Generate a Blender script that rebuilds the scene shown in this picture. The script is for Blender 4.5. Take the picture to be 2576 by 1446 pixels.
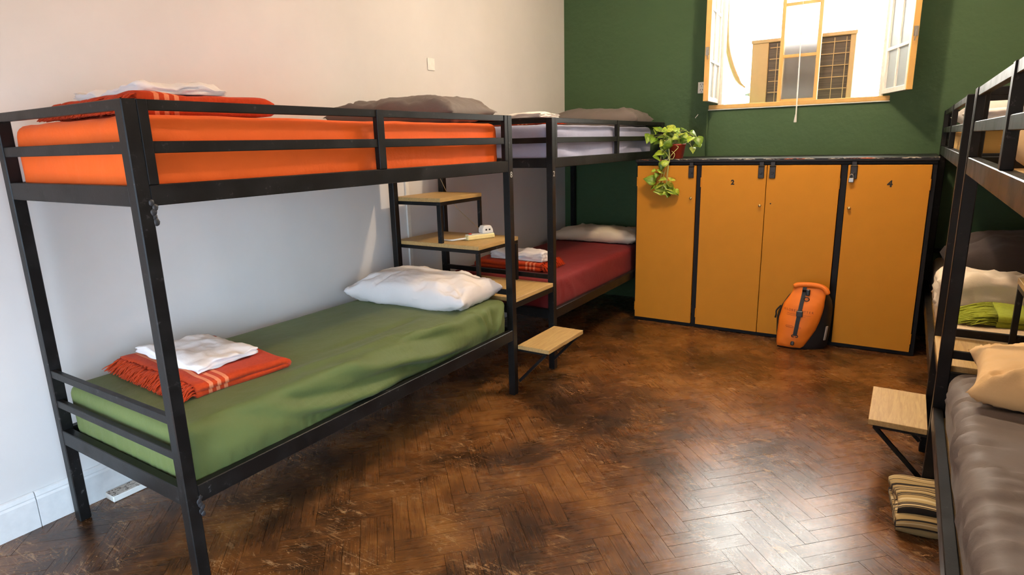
import bpy, bmesh, math, random
import numpy as np
from mathutils import Vector, Matrix, noise as mnoise
random.seed(7)
R = math.radians
scene = bpy.context.scene
C = scene.collection
for o in list(bpy.data.objects): bpy.data.objects.remove(o)

# ------------------------------------------------------------------ camera, world, lights
CP = Vector((2.8111, -0.7457, 1.4448)); YAW, PIT, ROL, FPX = 0.5731, 0.2303, -0.0267, 1536.35
fw = Vector((-math.sin(YAW)*math.cos(PIT), math.cos(YAW)*math.cos(PIT), -math.sin(PIT)))
rt = Vector((math.cos(YAW), math.sin(YAW), 0)); up = rt.cross(fw)
RT = rt*math.cos(ROL)+up*math.sin(ROL); UP = -rt*math.sin(ROL)+up*math.cos(ROL)
cam = bpy.data.cameras.new('camera'); camo = bpy.data.objects.new('camera', cam); C.objects.link(camo)
cam.sensor_width = 36; cam.lens = 36*FPX/2576; cam.clip_start = .02
m = Matrix((RT, UP, -fw)).transposed().to_4x4(); m.translation = CP; camo.matrix_world = m
scene.camera = camo
vs = scene.view_settings
vs.view_transform = 'Standard'; vs.look = 'None'; vs.exposure = 0.3; vs.gamma = 1.0; vs.use_curve_mapping = False

world = bpy.data.worlds.new('world'); scene.world = world; world.use_nodes = True
bg = world.node_tree.nodes['Background']; bg.inputs[0].default_value = (.72, .86, 1, 1); bg.inputs[1].default_value = 1.7

def light(name, kind, loc, energy, col, **k):
    l = bpy.data.lights.new(name, kind); l.energy = energy; l.color = col
    for a, b in k.items(): setattr(l, a, b)
    o = bpy.data.objects.new(name, l); C.objects.link(o); o.location = loc
    return o
s = light('sun', 'SUN', (2, 0, 8), 130, (1, .96, .9), angle=R(1)); s.rotation_euler = (R(42), 0, R(6))
# daylight entering through the window in the wall behind the camera
d = light('daylight_behind', 'AREA', (1.35, -1.90, .90), 18, (.54, .75, 1), shape='RECTANGLE', size=1.5, size_y=1.5, spread=R(80))
d.rotation_euler = (R(74), 0, R(18))
# daylight entering through the side window to the right of the camera
d = light('daylight_side', 'AREA', (3.80, -1.05, 1.0), 11, (.52, .74, 1), shape='RECTANGLE', size=1.3, size_y=1.3, spread=R(75))
d.rotation_euler = (R(75), 0, R(66))

# ------------------------------------------------------------------ helpers
def pix(px, py): return fw + RT*((px-1288)/FPX) + UP*((723-py)/FPX)
def at(px, py, axis, val):
    r = pix(px, py); i = 'xyz'.index(axis); return CP + r*((val-CP[i])/r[i])

def link(name, me, mat=None, parent=None):
    o = bpy.data.objects.new(name, me); C.objects.link(o)
    if mat is not None:
        me.materials.clear()
        for mm in (mat if isinstance(mat, (list, tuple)) else [mat]): me.materials.append(mm)
    if parent is not None: o.parent = parent
    return o
def bm2me(name, bm, smooth=False):
    me = bpy.data.meshes.new(name); bm.normal_update(); bm.to_mesh(me); bm.free()
    if smooth: me.polygons.foreach_set('use_smooth', [True]*len(me.polygons))
    return me
def obj(name, bm, mat, parent=None, smooth=False, loc=None, rot=None):
    o = link(name, bm2me(name, bm, smooth), mat, parent)
    if loc is not None: o.location = loc
    if rot is not None: o.rotation_euler = rot
    return o
def tag(o, label, cat, group=None):
    o['label'] = label; o['category'] = cat
    if group: o['group'] = group
    return o
def thing(name, label, cat, loc=(0, 0, 0), rot=(0, 0, 0), group=None):
    o = bpy.data.objects.new(name, None); C.objects.link(o); o.empty_display_size = .1
    o.location = loc; o.rotation_euler = rot
    return tag(o, label, cat, group)
def struct(name, bm, mat, label=None):
    o = obj(name, bm, mat); o['kind'] = 'structure'
    if label: o['label'] = label
    return o
def box(bm, x0, x1, y0, y1, z0, z1, bev=0, mat=0, M=None):
    x0, x1 = min(x0, x1), max(x0, x1); y0, y1 = min(y0, y1), max(y0, y1); z0, z1 = min(z0, z1), max(z0, z1)
    v = [bm.verts.new((x, y, z)) for x in (x0, x1) for y in (y0, y1) for z in (z0, z1)]
    fs = [bm.faces.new([v[i] for i in q]) for q in ((0,1,3,2),(4,6,7,5),(0,4,5,1),(2,3,7,6),(0,2,6,4),(1,5,7,3))]
    for f in fs: f.material_index = mat
    if M is not None:
        for q in v: q.co = M @ q.co
    if bev:
        es = list({e for f in fs for e in f.edges})
        bmesh.ops.bevel(bm, geom=es, offset=bev, segments=1, affect='EDGES', profile=.5)
    return bm
def bx(*a, **k): return box(bmesh.new(), *a, **k)
def bar(bm, a, b, w, h, upv=(0, 0, 1), bev=0):
    a = Vector(a); b = Vector(b); d = b-a; L = d.length; d.normalize()
    s = d.cross(Vector(upv)).normalized(); u = s.cross(d)
    M = Matrix((d, s, u)).transposed().to_4x4(); M.translation = a
    return box(bm, 0, L, -w/2, w/2, -h/2, h/2, bev, M=M)
def tube(bm, pts, r, n=8, cap=True):
    pts = [Vector(p) for p in pts]; rings = []
    rr = r if isinstance(r, (list, tuple)) else [r]*len(pts)
    u = None
    for i, p in enumerate(pts):
        t = (pts[min(i+1, len(pts)-1)]-pts[max(i-1, 0)]).normalized()
        if u is None: u = t.orthogonal().normalized()
        else:
            u = u - t*u.dot(t); u = u.normalized() if u.length > 1e-6 else t.orthogonal().normalized()
        w = t.cross(u)
        rings.append([bm.verts.new(p+(u*math.cos(2*math.pi*k/n)+w*math.sin(2*math.pi*k/n))*rr[i]) for k in range(n)])
    for a, b in zip(rings, rings[1:]):
        for k in range(n): bm.faces.new((a[k], a[(k+1) % n], b[(k+1) % n], b[k]))
    if cap:
        bm.faces.new(rings[0][::-1]); bm.faces.new(rings[-1])
    return bm
def lathe(bm, prof, n=24, c=(0, 0, 0)):
    rings = [[bm.verts.new((c[0]+r*math.cos(2*math.pi*k/n), c[1]+r*math.sin(2*math.pi*k/n), c[2]+z)) for k in range(n)] for r, z in prof]
    for a, b in zip(rings, rings[1:]):
        for k in range(n): bm.faces.new((a[k], a[(k+1) % n], b[(k+1) % n], b[k]))
    bm.faces.new(rings[0][::-1]); bm.faces.new(rings[-1])
    return bm
def smooth_path(pts, n=6):
    P = [Vector(p) for p in pts]; P = [P[0]*2-P[1]]+P+[P[-1]*2-P[-2]]; out = []
    for i in range(1, len(P)-2):
        a, b, c, d = P[i-1:i+3]
        for k in range(n):
            t = k/n
            out.append(.5*((2*b)+(c-a)*t+(2*a-5*b+4*c-d)*t*t+(3*b-a-3*c+d)*t**3))
    return out+[P[-2]]
def N3(x, y, z): return mnoise.noise(Vector((x, y, z)))
def text(name, s, size, depth, mat, parent, M, font=None, shear=0, bold=0):
    cu = bpy.data.curves.new(name, 'FONT'); cu.body = s; cu.size = size; cu.extrude = depth; cu.offset = bold
    cu.align_x = 'CENTER'; cu.align_y = 'CENTER'; cu.shear = shear
    t = bpy.data.objects.new(name+'_tmp', cu); C.objects.link(t)
    me = bpy.data.meshes.new_from_object(t.evaluated_get(bpy.context.evaluated_depsgraph_get()))
    bpy.data.objects.remove(t)
    o = link(name, me, mat, parent); o.matrix_local = M
    return o

# ------------------------------------------------------------------ materials
class NT:
    def __init__(s, name):
        s.m = bpy.data.materials.new(name); s.m.use_nodes = True; s.t = s.m.node_tree
        s.b = s.t.nodes['Principled BSDF']
    def n(s, typ, **k):
        q = s.t.nodes.new(typ)
        for a, b in k.items():
            if hasattr(q, a) and not a.startswith('in_'): setattr(q, a, b)
        return q
    def l(s, a, b): s.t.links.new(a, b)
    def noise(s, vec, scale, detail=4, rough=.5, dist=0):
        q = s.n('ShaderNodeTexNoise'); q.inputs['Scale'].default_value = scale; q.inputs['Detail'].default_value = detail
        q.inputs['Roughness'].default_value = rough; q.inputs['Distortion'].default_value = dist
        if vec is not None: s.l(vec, q.inputs['Vector'])
        return q.outputs['Fac']
    def ramp(s, fac, stops, interp='LINEAR'):
        q = s.n('ShaderNodeValToRGB'); q.color_ramp.interpolation = interp; e = q.color_ramp.elements
        while len(e) < len(stops): e.new(.5)
        for el, (p, c) in zip(e, stops):
            el.position = p; el.color = (c, c, c, 1) if isinstance(c, (int, float)) else (*c, 1)
        s.l(fac, q.inputs[0]); return q.outputs[0]
    def mix(s, fac, a, b, mode='MIX'):
        q = s.n('ShaderNodeMix'); q.data_type = 'RGBA'; q.blend_type = mode
        for i, v in ((0, fac), (6, a), (7, b)):
            if isinstance(v, bpy.types.NodeSocket): s.l(v, q.inputs[i])
            elif i == 0: q.inputs[0].default_value = v
            else: q.inputs[i].default_value = (*v, 1)
        return q.outputs[2]
    def math(s, op, a, b=0.):
        q = s.n('ShaderNodeMath'); q.operation = op
        for i, v in ((0, a), (1, b)):
            if isinstance(v, bpy.types.NodeSocket): s.l(v, q.inputs[i])
            else: q.inputs[i].default_value = v
        return q.outputs[0]
    def mapping(s, vec, scale=(1, 1, 1), rot=(0, 0, 0)):
        q = s.n('ShaderNodeMapping'); q.inputs['Scale'].default_value = scale; q.inputs['Rotation'].default_value = rot
        s.l(vec, q.inputs[0]); return q.outputs[0]
    def bump(s, h, strength=.3, dist=.01, prev=None):
        q = s.n('ShaderNodeBump'); q.inputs['Strength'].default_value = strength; q.inputs['Distance'].default_value = dist
        s.l(h, q.inputs['Height'])
        if prev is not None: s.l(prev, q.inputs['Normal'])
        return q.outputs[0]
    def set(s, **k):
        for a, v in k.items():
            i = s.b.inputs[a.replace('_', ' ')]
            if isinstance(v, bpy.types.NodeSocket): s.l(v, i)
            elif isinstance(v, tuple): i.default_value = (*v, 1) if len(v) == 3 and i.type == 'RGBA' else v
            else: i.default_value = v
        return s.m
    def pos(s): return s.n('ShaderNodeNewGeometry').outputs['Position']
    def obj(s): return s.n('ShaderNodeTexCoord').outputs['Object']

def plain(name, col, rough=.5, metal=0, var=.12, vs_=30, bump=0, bs=80):
    t = NT(name); v = t.obj()
    f = t.noise(v, vs_, 3)
    a = tuple(c*(1-var) for c in col); b = tuple(min(1, c*(1+var)) for c in col)
    k = dict(Base_Color=t.mix(f, a, b), Roughness=rough, Metallic=metal)
    if bump: k['Normal'] = t.bump(t.noise(v, bs, 4), bump, .004)
    return t.set(**k)
def cloth(name, col, rough=.85, var=.1, weave=.12, sheen=.03):
    t = NT(name); v = t.obj()
    f = t.noise(v, 5, 3)
    a = tuple(c*(1-var) for c in col); b = tuple(min(1, c*(1+var)) for c in col)
    n1 = t.bump(t.noise(v, 14, 5, .6), .18, .02)
    n2 = t.bump(t.noise(v, 420, 2), weave, .002, n1)
    return t.set(Base_Color=t.mix(f, a, b), Roughness=rough, Normal=n2, Sheen_Weight=sheen, Specular_IOR_Level=.2)
def plaster(name, col, rough=.7, lump=.12, patches=0):
    t = NT(name); v = t.pos()
    f = t.ramp(t.noise(v, 1.3, 5, .6), [(.3, .94), (.7, 1.05)])
    n1 = t.bump(t.noise(v, 3.5, 5, .55), lump, .04); n2 = t.bump(t.noise(v, 60, 4), .08, .004, n1)
    return t.set(Base_Color=t.mix(1, col, f, 'MULTIPLY'), Roughness=rough, Normal=n2, Specular_IOR_Level=.3)

WHITE = plaster('white_plaster', (.685, .655, .62), .75, .05)
GREEN = plaster('green_plaster', (.054, .102, .043), .65, .6)
CEIL = plain('ceiling_paint', (.8, .78, .74), .8)
def metal_mat():
    t = NT('black_metal'); v = t.pos()
    sc = t.ramp(t.noise(v, 38, 6, .72), [(.60, 0), (.66, 1)])
    sm = t.ramp(t.noise(v, 7, 4, .6), [(.45, 0), (.75, 1)])
    c1 = t.mix(sm, (.0065, .006, .0056), (.013, .012, .0112))
    c = t.mix(t.math('MULTIPLY', sc, t.math('MULTIPLY', sm, .55)), c1, (.16, .15, .14))
    return t.set(Base_Color=c, Roughness=t.ramp(sm, [(0, .36), (1, .5)]), Specular_IOR_Level=.22, Normal=t.bump(t.noise(v, 110, 3), .06, .003))
METAL = metal_mat()
WELD = plain('weld_metal', (.022, .022, .024), .5, .0, bump=.4)
def wood_mat(name, a, b, sc=(2, 30, 30), rough=.5):
    t = NT(name); v = t.mapping(t.obj(), sc)
    f = t.noise(v, 3, 6, .6, 1.2)
    return t.set(Base_Color=t.mix(t.ramp(f, [(.35, 0), (.65, 1)]), a, b), Roughness=rough, Normal=t.bump(f, .05, .004))
PLY = wood_mat('pale_plywood', (.40, .245, .082), (.52, .335, .125), (30, 2, 30))
PLYBASE = wood_mat('bed_board', (.45, .27, .09), (.55, .35, .13))
def floor_mat():
    t = NT('dark_parquet')
    g = t.n('ShaderNodeNewGeometry'); v = g.outputs['Position']
    rnd = t.math('FRACT', t.math('ADD', t.n('ShaderNodeObjectInfo').outputs['Random'], g.outputs['Random Per Island']))
    uv = t.n('ShaderNodeUVMap').outputs[0]
    comb = t.n('ShaderNodeCombineXYZ'); t.l(t.math('MULTIPLY', rnd, 37.), comb.inputs[2])
    va = t.n('ShaderNodeVectorMath'); va.operation = 'ADD'; t.l(uv, va.inputs[0]); t.l(comb.outputs[0], va.inputs[1])
    grain = t.noise(t.mapping(va.outputs[0], (5, 70, 1)), 1.6, 7, .7, .5)
    big = t.noise(v, 1.7, 6, .62, .5)                     # large worn areas in the dark stain
    mid = t.noise(v, 6.5, 4, .6)
    k = t.math('ADD', t.math('MULTIPLY', big, 1.3), t.math('ADD', t.math('MULTIPLY', grain, .62), t.math('ADD', t.math('MULTIPLY', rnd, .07), t.math('MULTIPLY', mid, .32))))
    base = t.ramp(t.math('MULTIPLY', k, .48), [(.42, (.020, .009, .0045)), (.50, (.060, .023, .0075)), (.58, (.135, .048, .011)), (.66, (.23, .092, .021))])
    gate = t.ramp(t.noise(v, 3.2, 3, .6), [(.43, 0), (.56, 1)])
    chip = t.ramp(t.noise(t.mapping(v, (1, 2.4, 1), (0, 0, R(24))), 13, 6, .78, .5), [(.588, 0), (.598, 1)])
    chip2 = t.ramp(t.noise(t.mapping(v, (1, 1.8, 1), (0, 0, R(20))), 62, 3, .6), [(.622, 0), (.642, 1)])
    scr = t.ramp(t.noise(t.mapping(v, (1.2, 26, 1), (0, 0, R(-40))), 4.5, 3, .6), [(.622, 0), (.636, 1)])
    ch = t.math('MULTIPLY', t.math('MAXIMUM', chip, t.math('MAXIMUM', chip2, t.math('MULTIPLY', scr, .7))), gate)
    base = t.mix(t.math('MULTIPLY', ch, .8), base, (.36, .20, .085))
    streak = t.noise(t.mapping(va.outputs[0], (3, 160, 1)), 2, 3, .6)
    n1 = t.bump(streak, .07, .002); n2 = t.bump(t.noise(v, 24, 4), .05, .005, n1); n3 = t.bump(ch, -.15, .002, n2)
    ro = t.math('ADD', t.ramp(t.noise(v, 9, 4), [(.3, .215), (.7, .265)]), t.math('MULTIPLY', streak, .07))
    return t.set(Base_Color=base, Roughness=ro, Normal=n3, Specular_IOR_Level=.65)
FLOOR = floor_mat()
GAP = plain('dark_joint', (.006, .004, .003), .8)
BASEB = plain('painted_baseboard', (.74, .73, .70), .5, bump=.1)
OCHRE = plain('ochre_door_paint', (.53, .215, .016), .6, var=.06, vs_=8, bump=.05)
OCHRE.node_tree.nodes['Principled BSDF'].inputs['Specular IOR Level'].default_value = .2
BLACKWOOD = plain('black_painted_wood', (.0075, .0065, .006), .5, var=.3, bump=.08)
BLACKWOOD.node_tree.nodes['Principled BSDF'].inputs['Specular IOR Level'].default_value = .2
YELLOWFRAME = plain('ochre_window_paint', (.62, .36, .10), .45, var=.1, bump=.1)
WHITEFRAME = plain('white_window_paint', (.8, .78, .72), .45)
STEEL = plain('grey_steel', (.35, .33, .30), .35, .9)
DARKSTEEL = plain('dark_hasp_steel', (.03, .025, .022), .4, .6)
BRASS = plain('brass', (.55, .40, .18), .35, .9)
WPLASTIC = plain('white_plastic', (.80, .77, .70), .4)
CREAMPLASTIC = plain('cream_plastic', (.80, .66, .30), .4)
REDP = plain('red_plastic', (.35, .03, .01), .3)
BLACKP = plain('black_plastic', (.012, .012, .013), .4)
INK = plain('black_ink', (.012, .009, .006), .7)
CHALK = plain('white_mark', (.5, .48, .45), .8)
ORANGE_S = cloth('orange_sheet', (.80, .118, .012), .7)
GREEN_S = cloth('olive_sheet', (.112, .142, .042), .6, sheen=.05)
LILAC_S = cloth('lilac_sheet', (.33, .34, .47), .7)
MAROON_S = cloth('maroon_sheet', (.165, .0135, .0135), .75)
CREAM_S = cloth('cream_sheet', (.66, .50, .31), .8)
OCHRE_S = cloth('ochre_sheet', (.50, .29, .075), .8)
GREY_S = cloth('grey_brown_sheet', (.175, .145, .128), .6)
WHITE_S = cloth('white_linen', (.80, .735, .69), .85)
CREAMW_S = cloth('cream_linen', (.74, .62, .46), .85)
PILGREY = cloth('grey_pillowcase', (.165, .138, .122), .8)
PEACH_S = cloth('peach_pillowcase', (.74, .49, .24), .8)
DARK_S = cloth('dark_brown_cloth', (.06, .047, .043), .85)
def wool(name, col, stripe=None, axis=1, lo=.04, hi=.13, per=.03):
    t = NT(name); v = t.obj()
    f = t.noise(v, 60, 5, .7); c = t.mix(f, tuple(x*.7 for x in col), tuple(min(1, x*1.25) for x in col))
    if stripe:
        sp = t.n('ShaderNodeSeparateXYZ'); t.l(v, sp.inputs[0]); y = sp.outputs[axis]
        w = t.math('GREATER_THAN', t.math('FRACT', t.math('DIVIDE', y, per)), .52)
        ins = t.math('MULTIPLY', t.math('GREATER_THAN', y, lo), t.math('LESS_THAN', y, hi))
        c = t.mix(t.math('MULTIPLY', t.math('MULTIPLY', w, ins), .8), c, stripe)
    return t.set(Base_Color=c, Roughness=.95, Sheen_Weight=.06, Normal=t.bump(f, .5, .006), Specular_IOR_Level=.1)
WOOL = wool('rust_wool', (.52, .050, .010), (.80, .27, .12))
WOOLG = wool('lime_wool', (.30, .33, .03))
def stripe_mat():
    t = NT('striped_wool'); v = t.obj()
    sp = t.n('ShaderNodeSeparateXYZ'); t.l(t.n('ShaderNodeUVMap').outputs[0], sp.inputs[0])
    x = sp.outputs[0]
    cmb = t.n('ShaderNodeCombineXYZ'); t.l(x, cmb.inputs[0])
    f = t.noise(cmb.outputs[0], 36, 2, .5)
    f2 = t.noise(cmb.outputs[0], 120, 1, .5)
    c = t.ramp(t.math('ADD', t.math('MULTIPLY', f, .65), t.math('MULTIPLY', f2, .35)), [(.0, (.02, .015, .012)), (.455, (.02, .015, .012)), (.465, (.42, .29, .12)), (.52, (.42, .29, .12)), (.53, (.62, .50, .28)), (.57, (.62, .50, .28)), (.58, (.05, .035, .025))], 'CONSTANT')
    return t.set(Base_Color=c, Roughness=.95, Normal=t.bump(t.noise(v, 150, 3), .3, .004))
STRIPED = stripe_mat()
def glass_mat(name, tint=(.9, .95, 1), rough=.0, alpha=None):
    t = NT(name)
    return t.set(Base_Color=tint, Roughness=rough, Transmission_Weight=1., IOR=1.05)
GLASS = glass_mat('clear_pane')
GLASS.node_tree.nodes['Principled BSDF'].inputs['IOR'].default_value = 1.5
SASHGLASS = glass_mat('textured_pane', (.80, .90, .95), .45)
for _k, _v in (('Transmission Weight', .55), ('IOR', 1.45)): SASHGLASS.node_tree.nodes['Principled BSDF'].inputs[_k].default_value = _v
FROST = glass_mat('frosted_pane', (.9, .92, .95), .42)
FROST.node_tree.nodes['Principled BSDF'].inputs['IOR'].default_value = 1.45

# ------------------------------------------------------------------ setting
XR, YB, YF, H = 3.97, 4.6144, -2.0, 3.1
WX0, WX1, WZ0, WZ1 = 1.42, 2.60, 1.705, 2.80
b = bx(-.15, 0, YF-.15, YB+.2, -.05, H); struct('wall_left', b, WHITE)
b = bmesh.new()
box(b, -.15, WX0, YB, YB+.2, -.05, H); box(b, WX1, XR+.15, YB, YB+.2, -.05, H)
box(b, WX0, WX1, YB, YB+.2, -.05, WZ0); box(b, WX0, WX1, YB, YB+.2, WZ1, H)
struct('wall_back', b, GREEN)
b = bmesh.new(); gy0, gy1, gz0, gz1 = -1.75, -.35, .3, 1.9
box(b, XR, XR+.15, YF-.15, gy0, -.05, H); box(b, XR, XR+.15, gy1, YB+.2, -.05, H); box(b, XR, XR+.15, gy0, gy1, -.05, gz0); box(b, XR, XR+.15, gy0, gy1, gz1, H)
struct('wall_right', b, WHITE)
b = bmesh.new(); fx0, fx1, fz0, fz1 = .55, 2.15, .08, 1.95
box(b, -.15, fx0, YF-.15, YF, -.05, H); box(b, fx1, XR+.15, YF-.15, YF, -.05, H)
box(b, fx0, fx1, YF-.15, YF, -.05, fz0); box(b, fx0, fx1, YF-.15, YF, fz1, H)
struct('wall_front', b, WHITE)
struct('ceiling', bx(-.15, XR+1.6, YF-1.9, YB+.2, H, H+.2), CEIL)  # room ceiling, plus an added unseen overhang that keeps sun out of windows
b = bmesh.new()
for x in (fx0, (fx0+fx1)/2-.03, fx1-.06): box(b, x, x+.06, YF-.12, YF-.06, fz0, fz1)
for z in (fz0, fz1-.06): box(b, fx0, fx1, YF-.12, YF-.06, z, z+.06)
struct('window_2', b, WHITEFRAME)
b = bmesh.new()
for y in (gy0, (gy0+gy1)/2-.03, gy1-.06): box(b, XR+.06, XR+.12, y, y+.06, gz0, gz1)
for z in (gz0, gz1-.06): box(b, XR+.06, XR+.12, gy0, gy1, z, z+.06)
struct('window_3', b, WHITEFRAME)
# courtyard outside
struct('wall_courtyard', bx(-6, 10, 9.0, 9.2, -3, 9), plain('courtyard_white', (.82, .82, .80), .8), )
struct('ground_courtyard', bx(-6, 10, YB+.2, 9.0, -3.1, -3), plain('courtyard_floor', (.4, .38, .35), .8))

# baseboard with ledge, in two lengths with a visible joint
BBT = .15
def baseboard(name, y0, y1):
    bm = bmesh.new(); prof = [(0.001, 0), (.022, 0), (.022, .118), (.017, .127), (.019, .132), (.014, .147), (.008, BBT), (.001, BBT)]
    A = [bm.verts.new((x, y0, z)) for x, z in prof]; B = [bm.verts.new((x, y1, z)) for x, z in prof]
    n = len(prof)
    for i in range(n): bm.faces.new((A[i], A[(i+1) % n], B[(i+1) % n], B[i]))
    bm.faces.new(A[::-1]); bm.faces.new(B); bmesh.ops.recalc_face_normals(bm, faces=bm.faces)
    return struct(name, bm, BASEB)
baseboard('baseboard_left', .052, YB)
baseboard('baseboard_left_front', YF, .049)

# floor: double herringbone of 30 x 6.25 cm blocks at 45 degrees
PL, PW2 = .30, .125; PW = PW2/2
fl = struct('floor', bx(-.05, XR+.05, YF-.05, YB+.05, -.05, -.012), GAP)
def plank_mesh(name):
    bm = bmesh.new(); g = .0007; h = .010
    box(bm, -PL/2+g, PL/2-g, -PW/2+g, PW/2-g, -.012, 0)
    uvl = bm.loops.layers.uv.new('UVMap')
    for f in bm.faces:
        for l in f.loops: l[uvl].uv = (l.vert.co.x, l.vert.co.y)
    return bm
pm = bm2me('plank', plank_mesh('plank')); pm.materials.append(FLOOR)
es = Vector((math.cos(R(-45)), math.sin(R(-45)))); et = Vector((math.cos(R(45)), math.sin(R(45))))
O0 = Vector((1.952, 1.623))
planks = []
for i in range(-60, 61):
    for j in range(-22, 23):
        s0 = i*PW2+j*PL; t0 = -i*PW2+j*PL
        for kind in (0, 1):
            for h_ in (0, 1):
                if kind == 0: sc, tc, ang = s0+PL/2, t0+PW*(h_+.5), -45
                else: sc, tc, ang = s0+PL+PW*(h_+.5), t0+PL/2, 45
                c = O0+es*sc+et*tc
                if -.1 < c.x < XR+.1 and YF-.1 < c.y < YB+.1: planks.append((c.x, c.y, ang))
def vis(p):
    q = Vector((p[0], p[1], 0))-CP; z = q.dot(fw)
    if z < .2: return -1
    u, v = 1288+FPX*q.dot(RT)/z, 723-FPX*q.dot(UP)/z
    if not (-30 < u < 2606 and -30 < v < 1480): return -1
    x, y = p[0], p[1]
    if x > 2.99 or y > 3.93: return -1
    if x < .93 and y > .62: return -1
    if x < .3 and y > .45: return -1
    return (CP.z/(z**3))
sc_ = sorted(((vis(p), k) for k, p in enumerate(planks)), reverse=True)
chosen = {k for v, k in sc_[:300] if v > 0}
rest = bmesh.new(); uvl = rest.loops.layers.uv.new('UVMap')
for k, p in enumerate(planks):
    rz = R(p[2]+random.choice((0, 180))); tx, ty, dz = random.gauss(0, .0022), random.gauss(0, .0012), -abs(random.gauss(0, .0003))-.0004
    if k in chosen:
        o = bpy.data.objects.new('plank', pm); C.objects.link(o); o.parent = fl
        o.location = (p[0], p[1], dz); o.rotation_euler = (tx, ty, rz)
    else:
        M = Matrix.Translation((p[0], p[1], dz)) @ Matrix.Rotation(rz, 4, 'Z')
        g = .0007; co = [M @ Vector((a, b_, 0)) for a, b_ in ((-PL/2+g, -PW/2+g), (PL/2-g, -PW/2+g), (PL/2-g, PW/2-g), (-PL/2+g, PW/2-g))]
        top = [rest.verts.new(c) for c in co]; bot = [rest.verts.new(c-Vector((0, 0, .011))) for c in co]
        f = rest.faces.new(top)
        fs = [f]+[rest.faces.new((top[a], bot[a], bot[(a+1) % 4], top[(a+1) % 4])) for a in range(4)]
        for f in fs:
            for l, uvv in zip(f.loops, ((-PL/2, -PW/2), (PL/2, -PW/2), (PL/2, PW/2), (-PL/2, PW/2))): l[uvl].uv = uvv
o = obj('plank_field', rest, FLOOR, fl); o['kind'] = 'stuff'

# ------------------------------------------------------------------ ceiling lamps (out of view above)
for i, (x, y, e) in enumerate(((2.15, 2.78, 90), (2.05, .25, 9))):
    t = thing('ceiling_lamp', ('warm ceiling lamp above the middle of the room', 'warm ceiling lamp above the near aisle')[i], 'lamp', (x, y, H), group='ceiling lamps')
    obj('ceiling_rose', lathe(bmesh.new(), [(.06, -.03), (.07, -.02), (.07, -.001)]), WPLASTIC, t)
    obj('lamp_cord', tube(bmesh.new(), [(0, 0, -.03), (0, 0, -.12)], .006), WPLASTIC, t)
    l = light('lamp_light', 'POINT', (x, y, H-.2), e, ((1, .79, .57), (1, .62, .34))[i], shadow_soft_size=.04)

# ------------------------------------------------------------------ bunk beds
P = .042; BW = .90; BL = 1.98; ZT = 1.595
def bunk(label, xf, sg, y0, low_near=(.65, .5285), low_far=(.632,), low_h=.03, mark=None, weld=False, y1=None):
    y1 = y1 or y0+BL
    rx, ry = xf-sg*BW/2, (y0+y1)/2
    T = thing('bunk_bed', label, 'bunk bed', (rx, ry, 0), group='black steel bunk beds')
    def p(name, d0, d1, ya, yb, za, zb, bev=.0025, mat=METAL):
        return obj(name, bx(xf-sg*d0-rx, xf-sg*d1-rx, ya-ry, yb-ry, za, zb, bev=bev), mat, T)
    for d in (0, BW-P):
        for y in (y0, y1-P): p('post', d, d+P, y, y+P, 0, ZT, .003)
    zu0, zu1, zl0, zl1 = 1.298, 1.358, .340, .402
    for nm, a, c in (('upper_side_rail', zu0, zu1), ('lower_side_rail', zl0, zl1)):
        for d in (.002, BW-.034): p(nm, d, d+.032, y0+P, y1-P, a, c)
    for nm, a, c in (('upper_end_rail', zu0, zu1), ('lower_end_rail', zl0, zl1)):
        for y in (y0+.002, y1-.034): p(nm, P, BW-P, y, y+.032, a, c)
    # guard rail along the open side
    for y, w in ((y0+P, .03), ((y0+y1)/2-.02, .04), (y1-P-.03, .03)): p('guard_post', .001, .027, y, y+w, zu1, ZT, .002)
    p('guard_rail', .005, .025, y0+P+.03, y1-P-.03, 1.565, 1.595, .002)
    p('guard_rail', .005, .025, y0+P+.03, y1-P-.03, 1.446, 1.480, .002)
    for y in (y0+.004, y1-.024):
        p('end_guard_rail', P, BW-P, y, y+.02, 1.565, 1.595, .002)
        p('end_guard_rail', P, BW-P, y, y+.02, 1.446, 1.480, .002)
    for z in low_near: p('lower_end_guard', P, BW-P, y0+.004, y0+.024, z-low_h, z, .002)
    for z in low_far: p('lower_end_guard', P, BW-P, y1-.024, y1-.004, z-low_h, z, .002)
    p('upper_bed_board', .036, BW-.036, y0+.036, y1-.036, 1.30, 1.318, 0, PLYBASE)
    p('lower_bed_board', .036, BW-.036, y0+.036, y1-.036, .345, .363, 0, PLYBASE)
    if weld:
        for z, n_ in ((.335, 6), (1.287, 5)):
            bm = bmesh.new()
            for k in range(n_):
                m4 = Matrix.Translation((random.uniform(-.001, .0015), random.uniform(-.006, .007), (k/n_-.5)*.07)) @ Matrix.Diagonal((.28, .8, 1, 1))
                bmesh.ops.create_icosphere(bm, subdivisions=2, radius=random.uniform(.009, .013), matrix=m4)
            for v in bm.verts: v.co += Vector((.001, .003, .003))*N3(v.co.x*120+z*9, v.co.y*120, v.co.z*120)
            o = obj('weld_bead', bm, WELD, T, True); o.location = (xf-sg*.001-rx, y0+P+.002-ry, z)
    if mark:
        ch, yy, zz = mark
        M = Matrix(((0, 0, 1, xf+.0006-rx), (1, 0, 0, yy-ry), (0, 1, 0, zz), (0, 0, 0, 1)))
        text('painted_number', ch, .045, .0003, CHALK, T, M)
    return T
Y1, Y2, Y3, Y4 = .1443, 2.5672, .0586, 2.4469
XF, XRF = .9868, 2.983
bunk('black steel bunk bed on the left nearest the camera, orange mattress on top', XF, 1, Y1, mark=('8', Y1+BL-.02, 1.282), weld=True)
bunk('black steel bunk bed on the left in the far corner beside the lockers', XF, 1, Y2, low_near=(.632,), mark=('2', Y2+.02, 1.261), y1=4.60)
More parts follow.
